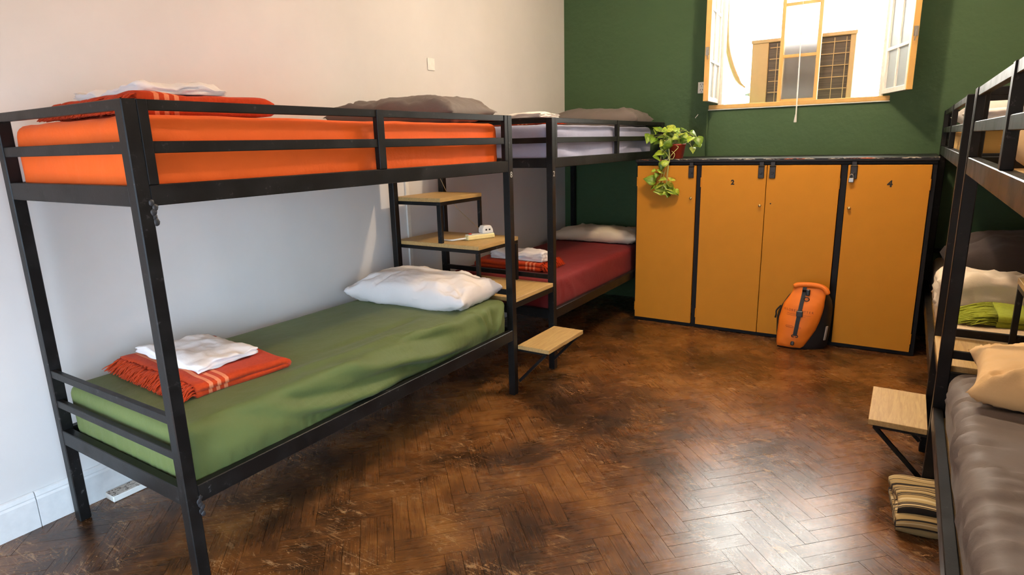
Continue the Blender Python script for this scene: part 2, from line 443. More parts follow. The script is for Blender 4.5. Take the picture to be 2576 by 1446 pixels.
bunk('black steel bunk bed on the right at the edge of the picture', XRF, -1, Y3, y1=2.0386)
bunk('black steel bunk bed on the right in the far corner beyond the lockers', XRF, -1, Y4, low_near=(.605,), low_h=.034, y1=4.60)

# ------------------------------------------------------------------ stairs between bunks
def stairs(label, xf, sg, y0, y1, z=(.30, .582, .866, 1.14), grp='bunk stairs'):
    rx, ry = xf-sg*.4, (y0+y1)/2
    T = thing('bunk_stairs', label, 'stairs', (rx, ry, 0), group=grp)
    def p(name, d0, d1, ya, yb, za, zb, bev=.0015, mat=METAL):
        return obj(name, bx(xf-sg*d0-rx, xf-sg*d1-rx, ya-ry, yb-ry, za, zb, bev=bev), mat, T)
    e = .001; th = .024; f = .022
    # lowest step, cantilevered into the aisle on two struts
    p('step', -.208, -.001, y0+e, y1-e, z[0]-th, z[0], mat=PLY)
    for y in (y0+.004, y1-.024):
        p('bracket', -.19, 0, y, y+.02, z[0]-th-.012, z[0]-th)
        bm = bmesh.new(); bar(bm, (xf+sg*.185-rx, y+.01-ry, z[0]-th-.008), (xf+sg*.002-rx, y+.01-ry, z[0]-.225), .016, .016)
        obj('strut', bm, METAL, T)
    # second step, between the posts
    p('step', .002, .60, y0+e, y1-e, z[1]-th, z[1], mat=PLY)
    for d in (.004, .57): p('step_frame', d, d+.022, y0+e, y1-e, z[1]-th-.034, z[1]-th)
    # third step
    x3, x4 = .255, .525
    p('step', x3, BW, y0+e, y1-e, z[2]-th, z[2], mat=PLY)
    for y in (y0+e, y1-f-e): p('step_frame', x3+.002, BW-.01, y, y+f, z[2]-th-f, z[2]-th)
    p('step_frame', x3+.002, x3+.002+f, y0+f+e, y1-f-e, z[2]-th-f, z[2]-th)
    for y in (y0+e, y1-f-e): p('step_leg', x3+.002, x3+.002+f, y, y+f, z[1], z[2]-th-f)
    # top step
    y1 -= .010
    p('step', x4, BW, y0+e, y1-e, z[3]-th, z[3], mat=PLY)
    for y in (y0+e, y1-f-e): p('step_frame', x4+.002, BW-.01, y, y+f, z[3]-th-f, z[3]-th)
    p('step_frame', x4+.002, x4+.002+f, y0+f+e, y1-f-e, z[3]-th-f, z[3]-th)
    for y, w in ((y0+e, .03), (y1-f-e, f)): p('step_leg', x4+.002, x4+.002+w, y, y+f, z[2], z[3]-th-f)
    return T
stairs('wooden steps on black frame between the two left bunk beds', XF, 1, Y1+BL, Y2)
stairs('wooden steps on black frame between the two right bunk beds', XRF, -1, 2.0386, Y4, z=(.285, .567, .856, 1.13))

# ------------------------------------------------------------------ soft things
def dseg(P2, pts):
    """distance and parameter of points P2 (n,2) to polyline pts"""
    best = np.full(len(P2), 1e9); par = np.zeros(len(P2)); n = len(pts)-1
    for i in range(n):
        a = np.array(pts[i]); c = np.array(pts[i+1]); d = c-a
        t = np.clip(((P2-a)@d)/(d@d+1e-9), 0, 1)
        q = np.hypot(*(P2-a-t[:, None]*d).T)
        mk = q < best; best[mk] = q[mk]; par[mk] = (i+t[mk])/n
    return best, par
def rbox(sx, sy, sz, r, res):
    """rounded box of quads centred in x,y and standing on z=0: verts, faces, normals"""
    nx, ny, nz = [max(3, int(round(q/res))) for q in (sx, sy, sz)]
    idx = {}; V = []; F = []
    def key(i, j, k):
        if (i, j, k) not in idx: idx[(i, j, k)] = len(V); V.append((i/nx-.5, j/ny-.5, k/nz))
        return idx[(i, j, k)]
    for k in (0, nz):
        for i in range(nx):
            for j in range(ny):
                q = [key(i, j, k), key(i+1, j, k), key(i+1, j+1, k), key(i, j+1, k)]
                F.append(q if k else q[::-1])
    for j in (0, ny):
        for i in range(nx):
            for k in range(nz):
                q = [key(i, j, k), key(i+1, j, k), key(i+1, j, k+1), key(i, j, k+1)]
                F.append(q if j == 0 else q[::-1])
    for i in (0, nx):
        for j in range(ny):
            for k in range(nz):
                q = [key(i, j, k), key(i, j+1, k), key(i, j+1, k+1), key(i, j, k+1)]
                F.append(q if i else q[::-1])
    V = np.array(V)*np.array((sx, sy, sz))
    lo = np.array((-sx/2+r, -sy/2+r, min(r, sz*.45))); hi = np.array((sx/2-r, sy/2-r, sz-r))
    hi[2] = max(hi[2], lo[2]); c = np.clip(V, lo, hi); d = V-c; L = np.linalg.norm(d, axis=1); L[L < 1e-9] = 1
    nrm = d/L[:, None]
    m_ = np.abs(d) > 1e-9
    cnt = m_.sum(1); V2 = V.copy()
    edge = cnt > 1
    rr = np.array((r, r, min(r, sz*.45)))
    V2[edge] = (c+nrm*rr)[edge]
    return V2, F, nrm
def noisev(V, s, seed=0, oct_=1):
    out = np.empty(len(V))
    for i, v in enumerate(V): out[i] = mnoise.fractal(Vector((v[0]*s+seed*7.3, v[1]*s-seed*3.1, v[2]*s+seed)), 1., 2., oct_) if oct_ > 1 else N3(v[0]*s+seed*7.3, v[1]*s-seed*3.1, v[2]*s+seed)
    return out
def mk(name, V, F, mat, parent=None, uv=None):
    me = bpy.data.meshes.new(name); me.from_pydata([tuple(v) for v in V], [], [list(f) for f in F])
    me.polygons.foreach_set('use_smooth', [True]*len(me.polygons)); me.update()
    if uv is not None:
        l = me.uv_layers.new(name='UVMap')
        for lp in me.loops: l.data[lp.index].uv = uv[lp.vertex_index]
    return link(name, me, mat, parent)

def mattress(label, x0, x1, y0, y1, z0, z1, mat, res=.025, r=.045, seed=1, front=1, folds=(), gather=0, sag=.004, wr=.004, bulge=0):
    V, F, n = rbox(x1-x0, y1-y0, z1-z0, r, res)
    H_ = z1-z0; W_ = x1-x0
    # unfolded coordinate across the open side: 0 at the top edge, negative down the side, positive inward
    dfront = (W_/2-front*V[:, 0]); h = np.where(dfront < r*.6, -(H_-V[:, 2]), dfront)
    Y = V[:, 1]+(y0+y1)/2
    disp = sag*noisev(V, 2.2, seed)+wr*noisev(V*np.array((1, .45, 1)), 7, seed+3, 3)
    P2 = np.stack([Y, h], 1)
    for pts, w, a in folds:
        q, t = dseg(P2, pts)
        tp = np.clip(np.minimum(t, 1-t)*4, 0, 1)
        disp += a*np.exp(-(q/w)**2)*tp
    if bulge: disp += bulge*np.exp(-((V[:, 2]-.105)/.055)**2)*(dfront < r)*np.clip(np.minimum(Y-y0, y1-Y)/.12, 0, 1)*(1+.35*noisev(V*np.array((0, 1, .3)), 4.5, seed+9))
    if gather:   # elastic gathers along the lower edge of both ends and sides
        low = np.clip(1-V[:, 2]/(H_*.55), 0, 1)
        g = np.array([N3(v[0]*55+seed, v[1]*55, v[2]*3) for v in V])
        disp += gather*low*g
    top = V[:, 2] > .01
    nn = n.copy(); disp[~top] *= .2
    V = V+nn*disp[:, None]
    V[:, 2] = np.maximum(V[:, 2], 0)
    o = mk('mattress', V, F, mat); o.location = ((x0+x1)/2, (y0+y1)/2, z0)
    return tag(o, label, 'mattress', 'sheeted bunk mattresses')

def pillow(label, loc, L, W, T, rz, mat, seed=1, n=44, tilt=(0, 0), wr=.008, flange=.0, soft=3.2, grp='pillows'):
    V = []; F = []
    m2 = int(n*W/L)+6
    pr_ = random.Random(seed*13+1); crs = []
    for k in range(16):
        sx_, sy_ = pr_.choice((-1, 1)), pr_.choice((-1, 1))
        if pr_.random() < .6: a0 = (sx_*L*.46, sy_*W*.46)
        else: a0 = (pr_.uniform(-.4, .4)*L, sy_*W*.44)
        ll = pr_.uniform(.25, .6); tx_, ty_ = pr_.uniform(-.3, .3)*L, pr_.uniform(-.25, .25)*W
        a1 = (a0[0]+(tx_-a0[0])*ll, a0[1]+(ty_-a0[1])*ll); am = ((a0[0]+a1[0])/2+pr_.uniform(-.02, .02), (a0[1]+a1[1])/2+pr_.uniform(-.02, .02))
        crs.append(((a0, am, a1), pr_.uniform(.008, .016), pr_.choice((-1, 1))*pr_.uniform(.4, 1)*wr*.75))
    def idx(s, i, j): return s*(n+1)*(m2+1)+i*(m2+1)+j
    for s in (1, -1):
        for i in range(n+1):
            for j in range(m2+1):
                u = 2*i/n-1; v = 2*j/m2-1
                u2 = math.copysign(abs(u)**.85, u); v2 = math.copysign(abs(v)**.85, v)
                x = L/2*u2*(1-.045*(1-v2*v2)*abs(u2)**2); y = W/2*v2*(1-.05*(1-u2*u2)*abs(v2)**2)
                e = max(0, 1-abs(u2)**soft)*max(0, 1-abs(v2)**soft)
                hgt = T/2*e**.42
                k = 1-.3*e
                w = wr*k*(mnoise.fractal(Vector((x*9+seed*5, y*9, s+seed)), 1, 2, 4))*min(1, e*8)
                # radiating creases from the corners
                ca = math.atan2(W/2-abs(y), L/2-abs(x)+1e-6)
                w += wr*.7*math.sin(ca*13+seed*2+3*N3(x*4, y*4, seed))*math.exp(-((W/2-abs(y))**2+(L/2-abs(x))**2)/(.10*W)**2/4)*min(1, e*10)
                x *= 1+.035*abs(u2)**5*abs(v2)**5; y *= 1+.05*abs(u2)**5*abs(v2)**5
                z = s*(hgt)+w
                if s < 0: z = max(z, -T*.30+.004*w)
                z += .012*N3(x*3+seed, y*3, seed*2)*1.0
                V.append((x, y, z))
    A_ = np.array(V); topm = np.arange(len(V)) < (n+1)*(m2+1); add = np.zeros(len(V))
    de = np.minimum(L/2-np.abs(A_[:, 0]), W/2-np.abs(A_[:, 1]))
    for pts_, w_, a_ in crs:
        q_, t_ = dseg(A_[:, :2], pts_); add += a_*np.exp(-(q_/w_)**2)*np.clip(np.minimum(t_+.15, 1-t_)*4, 0, 1)
    add *= np.clip(de/.03, 0, 1)
    add += .0045*np.exp(-((de-.032)/.0045)**2)
    A_[topm, 2] += add[topm]; V = [tuple(q) for q in A_]
    for s in (0, 1):
        for i in range(n):
            for j in range(m2):
                q = [idx(s, i, j), idx(s, i+1, j), idx(s, i+1, j+1), idx(s, i, j+1)]
                F.append(q if s == 0 else q[::-1])
    bm = bmesh.new(); vs_ = [bm.verts.new(v) for v in V]
    for f in F: bm.faces.new([vs_[i] for i in f])
    bmesh.ops.remove_doubles(bm, verts=bm.verts, dist=.0006)
    bmesh.ops.recalc_face_normals(bm, faces=bm.faces)
    o = obj('pillow', bm, mat, None, True); o.location = loc; o.rotation_euler = (tilt[0], tilt[1], rz)
    return tag(o, label, 'pillow', grp)

def fold_profile(Lx, t, layers, seg=14, gap=.0015):
    """serpentine centre line in (a, z): fold on the +a side first"""
    pts = []; z = t/2
    for k in range(layers):
        xs = np.linspace(0, Lx, seg) if k % 2 == 0 else np.linspace(Lx, 0, seg)
        for x in xs: pts.append((x, z, k))
        if k < layers-1:
            r = (t+gap)/2; cx = Lx if k % 2 == 0 else 0; sg = 1 if k % 2 == 0 else -1
            for a in (-60, -30, 0, 30, 60): pts.append((cx+sg*r*math.cos(R(a))*1.6, z+r+r*math.sin(R(a)), k+.5))
        z += t+gap
    return pts
def folded(name, Lx, Wy, t, layers, mat, seed=1, nw=26, amp=.008, parent=None, stripes_uv=False, taper=0):
    """cloth folded back on itself; local: fold profile runs along +y, width along x, stands on z=0"""
    pr = fold_profile(Lx, t, layers)
    n = len(pr); c = np.array([(p[0], p[1]) for p in pr])
    tg = np.gradient(c, axis=0); tg /= np.linalg.norm(tg, axis=1)[:, None]+1e-9
    nm = np.stack([-tg[:, 1], tg[:, 0]], 1)
    up_ = c+nm*t*.49; dn = c-nm*t*.49
    loop = [(*q, i) for i, q in enumerate(up_)]+[(*q, i) for i, q in reversed(list(enumerate(dn)))]
    m_ = len(loop); V = []; F = []; UV = []
    zt = layers*t
    cl = np.concatenate([[0], np.cumsum(np.linalg.norm(np.diff(c, axis=0), axis=1))])
    for a in range(nw+1):
        w = (a/nw-.5)*Wy
        for (q, z, i) in loop:
            k = pr[i][2]
            off = .010*N3(k*3.1+seed, q*4, w*4)
            hh = z/zt
            zz = z*(1+.16*N3(q*5+seed, w*5, seed))+amp*hh*N3(q*9+seed*2, w*9, seed+hh)
            edge = 1-math.exp(-((Wy/2-abs(w))/.015)) if True else 1
            zz *= .86+.14*edge
            V.append((w*(1+taper*q)+.012*N3(k*2.3, q*6, seed)+off, q+.012*N3(w*7, k*1.7, seed+4), max(0, zz)))
            UV.append((cl[i]+k*.0, w))
    for a in range(nw):
        for i in range(m_):
            j = (i+1) % m_
            F.append((a*m_+i, a*m_+j, (a+1)*m_+j, (a+1)*m_+i))
    for a in (0, nw):     # end caps as strips between the two sides of the cloth
        for i in range(n-1):
            q = (a*m_+i, a*m_+i+1, a*m_+m_-2-i, a*m_+m_-1-i)
            F.append(q if a else q[::-1])
    o = mk(name, V, F, mat, parent, UV)
    return o
def fringe(parent, mat, Wy, z0, z1, n=420, length=.075, seed=3, y=0., axis=-1):
    rnd = random.Random(seed); bm = bmesh.new()
    for k in range(n):
        w = rnd.uniform(-Wy/2, Wy/2); z = rnd.uniform(z0, z1); L = length*rnd.uniform(.6, 1.15)
        dx = rnd.gauss(0, .018); pts = []
        for s in range(5):
            q = s/4
            pts.append((w+dx*q+.004*math.sin(q*9+k), y+axis*(L*q*(1-.15*q)), max(.003+.003*rnd.random(), z+.018*q-(z-.004+.02)*q**1.6)))
        tube(bm, pts, [.0036, .0036, .0033, .0028, .001], 3)
    o = obj('fringe', bm, mat, parent, True); o['kind'] = 'stuff'
    return o
def blanket(label, loc, rz, Lx, Wy, t, layers, mat, seed=1, fr=True, fl_=.07, grp='folded wool blankets', nfr=620):
    T = thing('folded_blanket', label, 'blanket', loc, (0, 0, rz), grp)
    folded('folded_wool', Lx, Wy, t, layers, mat, seed, parent=T)
    if fr: fringe(T, mat, Wy*.98, .008, layers*t*.95, n=nfr, length=fl_, seed=seed)
    return T
def sheet(label, loc, corners, t, mat, seed=1, n=34, amp=.012, rz=0, grp='folded white bed sheets', layers=3):
    """folded sheet: wrinkled slab over a four-cornered outline (local x, y), layered edges"""
    A, B, Cc, D = [np.array(c) for c in corners]; V = []; F = []
    nz = 2*layers
    def P_(u, v): return A*(1-u)*(1-v)+B*u*(1-v)+Cc*u*v+D*(1-u)*v
    grid = {}
    def vid(s, i, j):
        if (s, i, j) in grid: return grid[(s, i, j)]
        u, v = i/n, j/n; p = P_(u, v)
        eu = min(u, 1-u)*n; ev = min(v, 1-v)*n
        p = p+.014*np.array((N3(v*5, s*.9, seed), N3(u*5, s*.7, seed+2)))*(1 if min(eu, ev) < 1 else .3)
        cen = np.mean([A, B, Cc, D], 0)
        gro = .975 if (s % 2 == 1) else 1.0
        p = cen+(p-cen)*gro
        h = t*s/nz
        w = amp*(s/nz)*mnoise.fractal(Vector((p[0]*9+seed*3, p[1]*9, seed)), 1, 2, 4)
        rnd = (1-math.exp(-min(eu, ev)/1.6))
        z = h*(.72+.28*rnd)+w+(.25*t*N3(p[0]*4+seed, p[1]*4, 7.7)*(s/nz))
        grid[(s, i, j)] = len(V); V.append((p[0], p[1], max(0.0005*s, z))); return grid[(s, i, j)]
    for i in range(n):
        for j in range(n):
            F.append([vid(nz, i, j), vid(nz, i+1, j), vid(nz, i+1, j+1), vid(nz, i, j+1)])
            F.append([vid(0, i, j), vid(0, i, j+1), vid(0, i+1, j+1), vid(0, i+1, j)])
    ring = [(i, 0) for i in range(n)]+[(n, j) for j in range(n)]+[(n-i, n) for i in range(n)]+[(0, n-j) for j in range(n)]
    for s in range(nz):
        for k in range(len(ring)):
            a, c = ring[k], ring[(k+1) % len(ring)]
            F.append([vid(s, *a), vid(s, *c), vid(s+1, *c), vid(s+1, *a)])
    o = mk('folded_sheet', V, F, mat); o.location = loc; o.rotation_euler = (0, 0, rz)
    return tag(o, label, 'bed sheet', grp)

# --- near left bunk
TU = 1.3195; TL = .3645      # tops of the bed boards
orf = [(((.25, -.10), (1.0, -.095), (1.9, -.10)), .02, .003), (((.35, -.16), (.8, -.145), (1.3, -.165)), .015, .004), (((1.6, -.17), (2.0, -.10)), .014, .005), (((.20, -.03), (.34, -.07)), .012, .004), (((.22, -.02), (.42, -.04)), .010, -.004)]
mattress('orange sheeted mattress on the top of the near left bunk', .13, .933, .182, 2.075, TU, 1.555, ORANGE_S, .02, .04, 1, 1, orf, gather=.007)
zt = .583
gf = [(((.25, .02), (.50, -.075), (.75, -.155), (1.06, -.205), (1.5, -.205)), .030, -.016),
      (((.30, -.02), (.62, -.105), (.9, -.165), (1.2, -.18)), .034, .016),
      (((.50, .0), (.66, -.07), (.85, -.105), (1.14, -.115), (1.4, -.16)), .026, -.012),
      (((.75, .02), (1.0, -.05), (1.3, -.10), (1.7, -.17)), .030, .014),
      (((1.12, -.09), (1.36, -.165), (1.73, -.19)), .024, -.012),
      (((1.15, .03), (1.34, -.03), (1.55, -.06)), .022, -.008),
      (((1.25, .06), (1.45, .0), (1.7, -.05)), .022, .007),
      (((.6, .14), (1.0, .10), (1.4, .09)), .030, .005), (((.9, .22), (1.3, .2), (1.6, .2)), .030, -.004),
      (((1.78, .0), (1.82, -.07), (1.835, -.19)), .012, .008), (((1.845, .01), (1.87, -.08), (1.885, -.19)), .011, .008),
      (((1.92, .0), (1.93, -.08), (1.90, -.16)), .013, -.007), (((2.06, -.005), (1.98, -.09), (1.89, -.19)), .014, .009),
      (((1.74, .05), (1.80, .0), (1.82, -.03)), .015, -.006)]
mattress('olive green sheeted mattress on the bottom of the near left bunk', .135, .948, .185, 2.078, TL, zt, GREEN_S, .0145, .04, 2, 1, [(a_, b_*.85, c_*2.3) for a_, b_, c_ in gf], gather=.008, wr=.003, bulge=.022)
pillow('white pillow on the olive green mattress beside the wooden steps', (.515, 1.865, zt+.062), .80, .42, .20, R(5), WHITE_S, 3, 72, wr=.020)
pillow('grey-brown pillow on the orange top mattress of the near left bunk', (.50, 1.86, 1.557+.055), .82, .42, .17, R(4), PILGREY, 5, wr=.020)
blanket('folded rust-orange wool blanket with fringe on the olive green mattress', (.445, .375, zt+.004), R(-3), .35, .60, .024, 2, WOOL, 2)
sheet('folded white sheet on the rust blanket of the olive green mattress', (.42, .56, zt+.060), [(-.25, -.12), (.24, -.14), (.22, .13), (-.12, .13)], .034, WHITE_S, 4, amp=.016)
blanket('folded rust-orange blanket with fringe on the orange top mattress', (.50, .30, 1.562), R(-4), .42, .64, .034, 2, WOOL, 6, fl_=.085)
sheet('crumpled white sheet on the rust blanket of the orange top mattress', (.46, .50, 1.562+.078), [(-.26, -.13), (.20, -.14), (.26, .14), (-.22, .13)], .030, WHITE_S, 9, amp=.022)

# --- far left bunk
lf = [(((2.62, -.06), (2.75, -.09), (2.9, -.11)), .014, -.010), (((2.64, -.13), (2.85, -.19), (3.1, -.215)), .018, .010), (((2.7, -.10), (3.0, -.18), (3.3, -.21)), .016, -.008),
      (((2.66, -.03), (2.85, -.05), (3.0, -.02)), .014, .008), (((3.6, -.2), (3.9, -.13), (4.3, -.1)), .016, .008), (((3.7, -.21), (4.0, -.17), (4.3, -.16)), .012, -.006), (((3.2, -.02), (3.5, -.06), (3.6, -.2)), .012, .005)]
mattress('lilac sheeted mattress on the top of the far left bunk', .135, .940, 2.606, 4.42, TU, 1.556, LILAC_S, .022, .04, 4, 1, lf, wr=.005)
mf = [(((2.64, .0), (2.66, -.1), (2.68, -.2)), .012, .008), (((2.72, .0), (2.76, -.1), (2.74, -.2)), .012, -.007), (((2.8, -.02), (2.9, -.1), (2.95, -.2)), .014, .008), (((2.9, -.02), (3.05, -.10), (3.2, -.2)), .013, -.006), (((3.0, .0), (3.3, -.08), (3.6, -.16)), .018, .006), (((3.4, -.03), (3.7, -.1), (4.0, -.18)), .016, -.005)]
mattress('maroon sheeted mattress on the bottom of the far left bunk', .135, .944, 2.600, 4.54, TL, .583, MAROON_S, .02, .04, 5, 1, mf, wr=.004)
pillow('grey pillow on the lilac top mattress against the green wall', (.52, 4.27, 1.556+.065), .80, .42, .19, R(3), PILGREY, 8, wr=.018)
pillow('cream pillow on the maroon mattress against the green wall', (.53, 4.29, .583+.052), .80, .42, .15, R(2), CREAMW_S, 9, wr=.018)
T = blanket('folded rust blanket with tassels on the maroon mattress by the steps', (.74, 2.96, .586), R(90+4), .50, .30, .028, 2, WOOL, 11, fl_=.06, nfr=260)
sheet('rolled white sheet on the rust blanket of the maroon mattress', (.54, 2.93, .586+.062), [(-.23, -.08), (.21, -.09), (.23, .07), (-.23, .08)], .055, WHITE_S, 12, amp=.016, layers=4)
blanket('folded rust blanket on the lilac top mattress of the far left bunk', (.79, 2.85, 1.562), R(90), .50, .32, .018, 2, WOOL, 13, fl_=.06, nfr=200)
sheet('folded white sheet on the rust blanket of the lilac mattress', (.62, 2.82, 1.562+.044), [(-.24, -.12), (.22, -.13), (.22, .12), (-.24, .12)], .03, WHITE_S, 14, amp=.010)

# --- near right bunk
rf = []
rr_ = random.Random(12)
for k in range(34):
    yy = .25+k*.05+rr_.uniform(-.04, .04); sl = rr_.uniform(-.05, .12); l0 = rr_.uniform(-.16, .02); l1 = l0+rr_.uniform(.12, .38)
    rf.append((((yy, l0), (yy+sl*.4, l0*.5+l1*.5), (yy+sl+rr_.uniform(-.02, .02), l1)), rr_.uniform(.008, .018), rr_.choice((-1, 1, 1))*rr_.uniform(.004, .010)))
mattress('grey-brown sheeted mattress on the bottom of the near right bunk', 3.018, 3.835, .10, 1.995, TL, .575, GREY_S, .0165, .06, 21, -1, [(a_, b_, c_*2.0) for a_, b_, c_ in rf], wr=.006)
pillow('peach pillow with ruffled end on the grey-brown mattress', (3.455, 1.77, .575+.065), .78, .46, .20, R(-4), PEACH_S, 23, 54, wr=.020)
pillow('peach pillow on the bare top board of the near right bunk', (3.40, 1.28, TU+.085), .66, .60, .22, R(6), PEACH_S, 25, 44, wr=.018)

# --- far right bunk
mattress('ochre sheeted mattress on the top of the far right bunk', 3.03, 3.835, 2.50, 4.35, TU, 1.478, OCHRE_S, .03, .04, 31, -1, wr=.004)
sheet('folded white sheet on the ochre top mattress of the far right bunk', (3.30, 2.72, 1.485), [(-.24, -.18), (.3, -.18), (.3, .2), (-.24, .2)], .06, WHITE_S, 32, amp=.014)
pillow('white pillow on the ochre top mattress against the green wall', (3.40, 4.02, 1.478+.062), .74, .44, .18, R(4), WHITE_S, 33, 36)
mattress('cream sheeted mattress on the bottom of the far right bunk', 3.025, 3.835, 2.484, 4.54, TL, .583, CREAM_S, .026, .045, 34, -1, [(((2.6, -.05), (3.0, -.06)), .02, .008), (((2.7, -.11), (3.2, -.12)), .02, -.01)], wr=.006)
blanket('lime green blanket with long fringe on the cream mattress', (3.215, 2.76, .587), R(-90), .42, .27, .030, 2, WOOLG, 35, fl_=.17, nfr=520)
sheet('thick folded cream quilt on the cream mattress of the far right bunk', (3.41, 3.08, .590), [(-.42, -.16), (.36, -.16), (.36, .22), (-.42, .22)], .15, CREAMW_S, 36, amp=.03, layers=3, grp='folded quilts')
pillow('dark brown pillow behind the cream quilt on the far right bunk', (3.44, 3.70, .583+.12), .78, .56, .36, R(2), DARK_S, 37, 36, wr=.020)

# --- striped blanket on the floor
T = thing('folded_blanket', 'brown and black striped blanket folded on the floor under the right bunk', 'blanket', (3.055, 1.725, .001), (0, 0, R(6)), 'folded wool blankets')
folded('folded_wool', .235, .31, .026, 4, STRIPED, 41, nw=24, amp=.014, parent=T)

# ------------------------------------------------------------------ lockers
YL = 3.92; LX0, LX1 = 1.003, 2.963; ZL = 1.302
LT = thing('locker_cabinet', 'black framed locker cabinet with four ochre doors under the window', 'cabinet', ((LX0+LX1)/2, (YL+YB)/2, 0))
def lp(name, x0, x1, y0, y1, z0, z1, mat=BLACKWOOD, bev=.002, parent=None, base=None):
    l = LT.location
    return obj(name, bx(x0-l.x, x1-l.x, y0-l.y, y1-l.y, z0, z1, bev=bev), mat, parent or LT)
def worn():
    t = NT('worn_black_paint'); v = t.obj()
    sp = t.n('ShaderNodeSeparateXYZ'); t.l(v, sp.inputs[0])
    edge = t.math('LESS_THAN', sp.outputs[1], YL-.017-LT.location.y)
    hi = t.math('GREATER_THAN', sp.outputs[2], ZL-.008)
    ch = t.ramp(t.noise(t.mapping(v, (1, 6, 6)), 16, 5, .7), [(.52, 0), (.56, 1)])
    k = t.math('MULTIPLY', t.math('MULTIPLY', edge, hi), ch)
    wc = t.mix(t.ramp(t.noise(v, 3.5, 2), [(.52, 0), (.56, 1)]), (.42, .36, .28), (.38, .09, .03))
    return t.set(Base_Color=t.mix(k, (.0085, .0075, .007), wc), Roughness=.42, Specular_IOR_Level=.3)
lp('cabinet_top', LX0-.006, LX1+.008, YL-.022, YB-.002, ZL-.024, ZL, worn(), bev=.004)
lp('top_rail', LX0, LX1, YL, YL+.03, 1.258, ZL-.024)
lp('plinth', LX0, LX1, YL+.004, YL+.03, 0, .026)
for x0, x1 in ((LX0, 1.012), (1.477, 1.512), (2.434, 2.472), (2.938, LX1)): lp('stile', x0, x1, YL, YL+.03, .026, 1.258)
for x0, x1 in ((LX0, LX0+.02), (1.485, 1.505), (2.443, 2.463), (LX1-.02, LX1)): lp('side_panel', x0, x1, YL+.03, YB-.004, .0, ZL-.024, bev=0)
lp('back_panel', LX0+.02, LX1-.02, YB-.02, YB-.006, .0, ZL-.024, bev=0)
doors = [(1.0145, 1.4745, 'R', None), (1.5145, 1.9700, 'R', '2'), (1.9745, 2.4315, 'L', None), (2.4745, 2.9355, 'L', '4')]
for k, (x0, x1, side, num) in enumerate(doors):
    l = LT.location
    D = obj('door', bx(x0-(x0+x1)/2, x1-(x0+x1)/2, -.019, 0, -.612, .612, bev=.0015), OCHRE, LT)
    D.location = ((x0+x1)/2-l.x, YL+.004-l.y, .642)
    cx = (x0+x1)/2; sx = 1 if side == 'R' else -1; ex = (x1-cx-.035)*sx
    # hasp on the top corner
    hx = ex+sx*.0
    bm = bmesh.new(); box(bm, hx-.014, hx+.014, -.024, -.019, .60, .635, .001)
    box(bm, hx-.020, hx+.020, -.028, -.0235, .522, .602, .003)
    tube(bm, [(hx-.021, -.0245, .606), (hx+.021, -.0245, .606)], .005, 8); box(bm, hx-.008, hx+.008, -.034, -.028, .55, .566, .002)
    obj('hasp', bm, DARKSTEEL, D)
    if k != 2:
        bm = bmesh.new(); n0 = len(bm.verts)
        lathe(bm, [(.004, 0), (.004, .008), (.009, .010), (.011, .016), (.009, .021), (.003, .023)], 14)
        kx = ex+(.006*sx)
        o = obj('knob', bm, BRASS, D, True); o.rotation_euler = (R(90), 0, 0); o.location = (kx, -.019, (.37, .33, 0, .33)[k])
    else:
        obj('screw_hole', lathe(bmesh.new(), [(.005, 0), (.005, .001)], 10), INK, D, rot=(R(90), 0, 0), loc=(-(x1-cx)+.035, -.019, .345))
    hs = -sx
    for z in (.49, -.52):
        obj('hinge', tube(bmesh.new(), [(hs*(x1-cx-.001), -.022, z-.035), (hs*(x1-cx-.001), -.022, z+.035)], .005, 8), OCHRE, D)
    if num:
        M = Matrix(((1, 0, 0, .0 if k == 1 else .015), (0, 0, -1, -.0194), (0, 1, 0, .49), (0, 0, 0, 1)))
        text('door_number', num, .046 if k == 1 else .056, .0003, INK, D, M, bold=.0025)
# open padlock on the hasp of the last door
pl = thing('padlock', 'small steel padlock hanging from the hasp of the rightmost locker door', 'padlock', (2.500, YL-.036, 1.155))
obj('padlock_body', bx(-.016, .016, -.008, .008, -.014, .016, bev=.004), STEEL, pl)
obj('shackle', tube(bmesh.new(), [(-.010, 0, .014), (-.010, 0, .030), (-.006, 0, .038), (0, 0, .041), (.006, 0, .038), (.010, 0, .030), (.010, 0, .014)], .003, 8), STEEL, pl, True)

# ------------------------------------------------------------------ window in the green wall
W1 = bpy.data.objects.new('window_1', None); C.objects.link(W1); W1.location = ((WX0+WX1)/2, YB+.06, WZ0); W1['kind'] = 'structure'
W1['label'] = 'ochre framed window with its side sashes swung open'
def wp(name, x0, x1, y0, y1, z0, z1, mat=YELLOWFRAME, bev=.002, parent=None):
    l = W1.location
    return obj(name, bx(x0-l.x, x1-l.x, y0-l.y, y1-l.y, z0-l.z, z1-l.z, bev=bev), mat, parent or W1)
wp('sill', WX0-.065, WX1+.045, YB-.014, YB+.13, WZ0-.022, WZ0+.012, bev=.004)
wp('sill_edge', WX0-.068, WX1+.048, YB-.018, YB-.0005, WZ0-.030, WZ0-.0225, WHITEFRAME)
wp('frame_jamb', WX0, WX0+.03, YB+.02, YB+.09, WZ0+.012, WZ1, WHITEFRAME); wp('frame_jamb', WX1-.03, WX1, YB+.02, YB+.09, WZ0+.012, WZ1, WHITEFRAME)
wp('frame_head', WX0+.03, WX1-.03, YB+.02, YB+.09, WZ1-.03, WZ1)
cx0, cx1 = 1.872, 2.158; ys0, ys1 = YB+.045, YB+.075
for x0, x1 in ((cx0, cx0+.026), (cx1-.026, cx1)): wp('mullion', x0, x1, ys0-.01, ys1+.01, WZ0+.012, WZ1-.03)
zb = [WZ0+.013, 2.055, 2.43, WZ1-.031]
for z in zb[1:3]: wp('glazing_bar', cx0+.026, cx1-.026, ys0, ys1, z-.011, z+.011)
